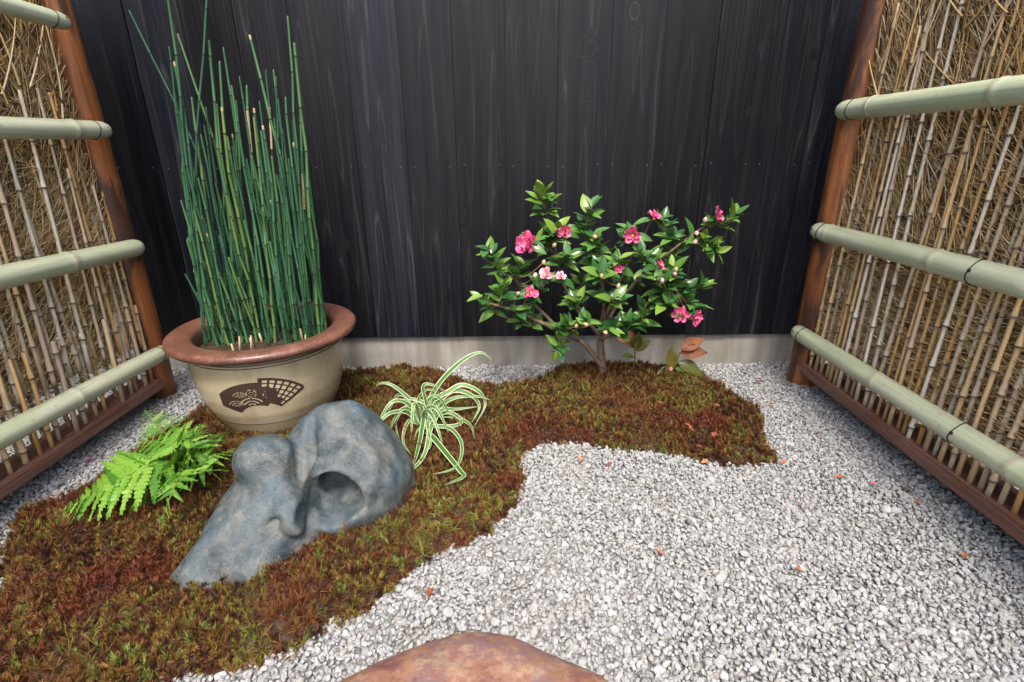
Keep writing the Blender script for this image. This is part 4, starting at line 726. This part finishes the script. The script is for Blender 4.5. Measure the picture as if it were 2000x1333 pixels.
for fi, s in enumerate(FLOWERS):
    p = np.array(s[:3]); size, pale = s[3], s[4]; g = np.random.default_rng(60+fi); fax = np.array([g.normal(0, .5), -.75, .45+g.normal(0, .3)])
    if fi == 4: fax = np.array([.75, -.35, .35])
    if fi == 5: fax = np.array([-.5, -.8, .1])
    if fi == 6: fax = np.array([.5, -.75, -.15])
    fax /= np.linalg.norm(fax); R_ = .029*size; a = np.cross(fax, [.2, .3, 1]); a /= np.linalg.norm(a); b = np.cross(fax, a)
    v, f = tube([(0, 0, 0), fax*R_*.25, fax*R_*.42], [R_*.10, R_*(.22 if fi in (2, 5, 9) else .10), R_*.05], 8); fl = link('flower', mesh('flower', v, f, M['stamen']), ca); fl.location = Vector(p-CB)
    for k in range(13 if size > 1 else 11):
        ring = 0 if k < 6 else 1; th = k*2.4+g.normal(0, .2); e = (.25 if ring == 0 else .85)+g.normal(0, .15); out = a*math.cos(th)+b*math.sin(th); ax = out*math.cos(e)+fax*math.sin(e)
        pt = link('petal', PET[pale][k % 4], fl); orient(pt, out*R_*.08, ax, fax-out*.3, g.normal(0, .25), R_*(1.05 if ring == 0 else .8))
    d = np.linalg.norm(nodesP-p, axis=1); q = nodesP[d.argmin()]; m = p-fax*.012
    v, f = tube(catmull([q, (q+m)/2+np.array([0, 0, -.01]), m, p], 10), np.linspace(.0028, .0018, 10), 6); link('twig', mesh('twig', rel(ca, v), f, M['twigbark']), ca)
    for k in range(2): put_leaf(LEAVES, m, a*(1 if k else -1)+np.array([0, 0, .1])+b*.3-fax*.2, fax+np.array([0, 0, .6]), g.uniform(.045, .062)); LEAFN += 1
BUD = {}
for c, mn in ((0, 'bud'), (1, 'budpink'), (2, 'budpeach')):
    V, f = lathe([(0.0005, -1), (.5, -.9), (.85, -.45), (.98, .0), (.85, .5), (.5, .95), (.12, 1.22), (.0005, 1.25)], 10); BUD[c] = mesh('bud', V, f, M[mn])
for s in [b for i, b in enumerate(BUDS) if i not in (1, 4, 9, 10, 14, 20)]:
    p = np.array(s[:3]); o = link('bud', BUD[s[3]], ca); o.location = Vector(p-CB); o.scale = (.0066, .0066, .0075); o.rotation_euler = (gl.normal(0, .5), gl.normal(0, .5), 0)
    d = np.linalg.norm(nodesP-p, axis=1); q = nodesP[d.argmin()]; v, f = tube(catmull([q, (q+p)/2+np.array([0, 0, -.012]), p], 8), np.linspace(.0024, .0016, 8), 5); link('twig', mesh('twig', rel(ca, v), f, M['twigbark']), ca)
# leaves beyond the three hundred counted ones: one joined part deep in the crown
EV = []; EF = []; pools = LEAVES+LEAVES_L[:1]
for k in range(430):
    p = TWP[int(gl.integers(0, len(TWP)))]+gl.normal(0, .006, 3); me_ = pools[int(gl.integers(0, 8))]; th = gl.uniform(0, 6.28); ax = Vector((math.cos(th), math.sin(th)*.7-.2, gl.uniform(-.2, .8))).normalized()
    up = Vector((0, -.4, 1)); z = (up-ax*up.dot(ax)).normalized(); x = ax.cross(z); sz = gl.uniform(.034, .056); n0 = len(EV)
    for v_ in me_.vertices: EV.append(tuple(p-CB+np.array((x*v_.co.x+ax*v_.co.y+z*v_.co.z)*sz)))
    EF += [tuple(i+n0 for i in po.vertices) for po in me_.polygons]
fo = link('foliage', mesh('foliage', EV, EF, M['leaf_mass']), ca); fo['kind'] = 'stuff'
# two little side plants behind the trunk
def sprout(loc, lab, stem, leaves, bud=None):
    e = empty('camellia_seedling', loc); tag(e, lab, 'seedling', 'seedlings behind the shrub trunk'); B0 = np.array(loc); C = catmull(stem, 10); v, f = tube(C, np.linspace(.0035, .002, 10), 6); link('stem', mesh('stem', v, f, M['twigbark']), e)
    for (p, ax, up, sz, pool) in leaves:
        o = link('leaf', pool[int(gl.integers(0, len(pool)))], e); orient(o, p, ax, up, 0, sz)
    if bud: o = link('bud', BUD[1], e); o.location = bud; o.scale = (.008, .008, .009)
sprout((.432, 1.66, .045), 'leafy olive seedling with upright fading leaves just right of the trunk', [(0, 0, -.02), (.004, 0, .05), (.0, 0, .10), (.004, 0, .125)],
   [((.0, 0, .06), (-.8, -.2, .25), (0, -.4, 1), .05, LEAVES), ((0, 0, .08), (.35, -.3, .9), (.3, -1, .2), .07, LEAVES_O), ((0, 0, .085), (.9, -.2, .75), (-.2, -1, .5), .068, LEAVES_O), ((0, 0, .10), (-.35, -.1, .9), (-.2, -1, .3), .065, LEAVES_D),
    ((0, 0, .09), (.05, -.5, .9), (0, -1, .4), .075, LEAVES_O), ((0, 0, .10), (-.6, -.1, .55), (0, -.7, .7), .06, LEAVES_D), ((0, 0, .03), (.6, -.5, -.1), (0, -.3, 1), .05, LEAVES_O)])
sprout((.565, 1.64, .04), 'wilting seedling with a curled brown leaf near the right moss edge', [(0, 0, -.02), (.004, 0, .03), (.018, 0, .07), (.026, 0, .10)],
   [((0, 0, .03), (-.15, -.15, 1), (-.2, -1, .1), .085, LEAVES_O), ((.022, 0, .09), (.95, -.2, .15), (-.1, -.9, .6), .095, LEAVES_D), ((.025, 0, .10), (.8, -.1, .62), (-.3, -.8, .6), .085, LEAVES_D), ((.02, 0, .05), (.95, -.35, -.28), (0, -.7, .7), .10, LEAVES_O),
    ((0, 0, .03), (-.9, -.4, -.1), (0, -.5, .9), .065, LEAVES_O), ((.01, 0, .03), (.7, -.6, .05), (0, -.6, .8), .045, LEAVES), ((.012, -.01, .02), (.45, -.7, -.6), (.4, -.6, .6), .042, LEAVES)], (-.008, -.012, .03))

# ================================================================ SPIDER PLANT
sp = empty('spider_plant', (-.27, 1.31, .03)); tag(sp, 'small variegated grassy plant with arching cream edged leaves behind the rock', 'plant')
for bi, B in enumerate(BLADES):
    C = catmull(B, 26); T = np.gradient(C, axis=0); T /= np.linalg.norm(T, axis=1)[:, None]; view = np.array([0, -.75, .65]); W0 = .0115 if bi in (0, 8, 9, 7, 2, 1) else .0085
    S_ = np.cross(T, view); S_ /= np.linalg.norm(S_, axis=1)[:, None]+1e-9
    for i in range(1, len(S_)):
        if S_[i]@S_[i-1] < 0: S_[i] *= -1
    for _ in range(3): S_[1:-1] = (S_[:-2]+S_[1:-1]*2+S_[2:])/4; S_ /= np.linalg.norm(S_, axis=1)[:, None]+1e-9
    N_ = np.cross(S_, T); V = []; f = []; mi = []; cols = (-1, -.72, 0, .72, 1)
    for i in range(26):
        t = i/25; w = W0*(min(1, .55+t*2))*(1-t**2.6)*.5*2*.62+.0004
        for c in cols: V.append(C[i]+S_[i]*w*c+N_[i]*abs(c)*w*.35)
    for i in range(25):
        for j in range(4): f.append((i*5+j, i*5+j+1, (i+1)*5+j+1, (i+1)*5+j)); mi.append(1 if j in (0, 3) else 0)
    link('leaf_blade', mesh('leaf_blade', rel(sp, V), f, [M['blade_green'], M['blade_white']], mi), sp)

# ================================================================ FERN
fe = empty('fern', FERNBASE); tag(fe, 'bright green fern spreading feathery fronds between fence and rock', 'fern'); FB = np.array(fe.location)
def pinna_mesh(seed, n=11):
    g = np.random.default_rng(seed); V = []; f = []          # one leaflet: midrib along Y, toothed lobes on both sides
    for i in range(n):
        t0 = i/n; w = .155*(1-t0**1.5)+.012; y = t0
        for sgn in (-1, 1):
            n0 = len(V); dy = .95/n; up = .02*g.normal(); V += [(0, y, 0), (sgn*w*.85, y+dy*.35, .03+up), (sgn*w, y+dy*1.15, .02+up), (sgn*w*.55, y+dy*1.25, .03), (0, y+dy*1.05, 0)]; f.append((n0, n0+1, n0+2, n0+3, n0+4) if sgn > 0 else (n0+4, n0+3, n0+2, n0+1, n0))
    n0 = len(V); V += [(-.02, .93, 0), (.02, .93, 0), (0, 1.03, -.01)]; f.append((n0, n0+1, n0+2))
    return mesh('pinna', [(x, y, z-.10*y*y) for x, y, z in V], f, M['fern'])
PIN = [pinna_mesh(70+i) for i in range(5)]
for fi, F_ in enumerate(FERN):
    g = np.random.default_rng(80+fi); P = np.vstack([FB+np.array([0, 0, -.01]), F_]); C = catmull(P, 40); v, f = tube(C, np.linspace(.0026, .0008, 40), 5); fr = link('frond', mesh('frond', rel(fe, v), f, M['rachis']), fe)
    al = np.r_[0, np.cumsum(np.linalg.norm(np.diff(C, axis=0), axis=1))]; tot = al[-1]; st = tot*.30; big = .105 if fi == 0 else .075 if fi in (1, 7) else .058; npn = 15 if fi == 0 else 11
    for k in range(npn):
        q = st+(tot-st)*(k/npn)**.95; p = np.array([np.interp(q, al, C[:, c]) for c in range(3)]); i = min(int(np.searchsorted(al, q)), 38); T = C[i+1]-C[i]; T /= np.linalg.norm(T)
        upv = np.array([0, -.45, .9]); Sd = np.cross(T, upv); Sd /= np.linalg.norm(Sd); Nn = np.cross(Sd, T); u = k/npn; ln = big*(1-u**1.25)*(.75+.25*min(1, u*5))+.010
        for sgn in (-1, 1):
            ax = Sd*sgn*.86+T*(.42+.25*u)+np.array([0, 0, -.10])+g.normal(0, .05, 3); o = link('pinna', PIN[int(g.integers(0, 5))], fr); orient(o, p-FB, ax, Nn, g.normal(0, .18), ln)
    o = link('pinna', PIN[0], fr); orient(o, C[-2]-FB, C[-1]-C[-4], (0, -.4, .9), 0, .022)

# ================================================================ LITTER
def fallen_mesh(seed, lobes):
    g = np.random.default_rng(seed); n = 14; V = [(0, 0, 0)]; 
    for i in range(n):
        a = 2*math.pi*i/n; r = (.75+.25*math.cos(a*lobes)+.12*g.normal())*(1.0 if lobes > 2 else (1.0-.42*abs(math.sin(a)))); V.append((r*math.cos(a), r*math.sin(a), .22*g.random()+.25*abs(math.sin(a))))
    return mesh('fallen_leaf', V, [(0, i+1, (i+1) % n+1) for i in range(n)], M['fallen'], smooth=False)
FALL = [fallen_mesh(i, 5 if i % 2 else 2) for i in range(5)]; gf = np.random.default_rng(33)
def litter(pts, name, label, group, size, me=None):
    for p in pts:
        lab, grp = (label(p) if callable(label) else (label, group)); o = link(name, me or FALL[int(gf.integers(0, 5))]); o.location = (p[0], p[1], p[2]+.004); q = gf.uniform(*size); o.scale = (q, q*.8, q); o.rotation_euler = (gf.normal(0, .25), gf.normal(0, .25), gf.uniform(0, 6.28)); tag(o, lab, 'petal' if name == 'fallen_petal' else 'leaf', grp)
SEEN = {}
def lab_g(p):
    a, b, c, s2 = lab_z(p); SEEN[b] = SEEN.get(b, 0)+1; k = SEEN[b]; return (a if not c else a+', '+ORD[k]+c), b
ORD = ['', '', 'second ', 'third ', 'fourth ', 'fifth ', 'sixth ', 'seventh ', 'eighth ', 'ninth ', 'tenth ', 'eleventh ', 'twelfth ']
def lab_z(p):
    x, y = p[0], p[1]
    if x < -.6: return 'orange fallen leaf on the gravel below the fern tip', 'orange leaf by the fern', '', 0
    if x < -.1 : return 'orange fallen leaf at the moss edge below the rock', 'orange leaves by the rock', 'nearest the wall', 0
    if y > 1.5: return 'orange fallen leaf on gravel near back wall', 'orange leaves near the back wall', 'nearest the wall', 0
    if x > .75: return 'orange fallen leaf on gravel beside right fence', 'orange leaves by the right fence', 'nearest the wall', 0
    if y < .95: return 'orange fallen leaf on the open foreground gravel', 'orange leaves on the foreground gravel', 'nearest the wall', 0
    return 'orange fallen leaf on gravel along the moss edge', 'orange leaves along the moss edge', 'nearest the wall', 0
litter(sorted(LEAF_G, key=lambda q: -q[1]), 'fallen_leaf', lab_g, None, (.0085, .0135))
def lab_m(p): SEEN['m'] = SEEN.get('m', 0)+1; return 'orange fallen leaf on moss by the camellia, '+ORD[SEEN['m']]+'nearest the wall', 'orange leaves on the moss'
litter(sorted(LEAF_M, key=lambda q: -q[1]), 'fallen_leaf', lab_m, None, (.008, .0125))
pm = fallen_mesh(9, 2); pm.materials.clear(); pm.materials.append(M['pink'])
for p, lab in zip(PETAL, ('pink fallen petal on the gravel by the left fence', 'pink fallen petal on the moss left of the camellia', 'pink fallen petal on the moss at the camellia trunk', 'pink fallen petal on the gravel by the right fence')):
    litter([p], 'fallen_petal', lab, None, (.008, .011), pm)
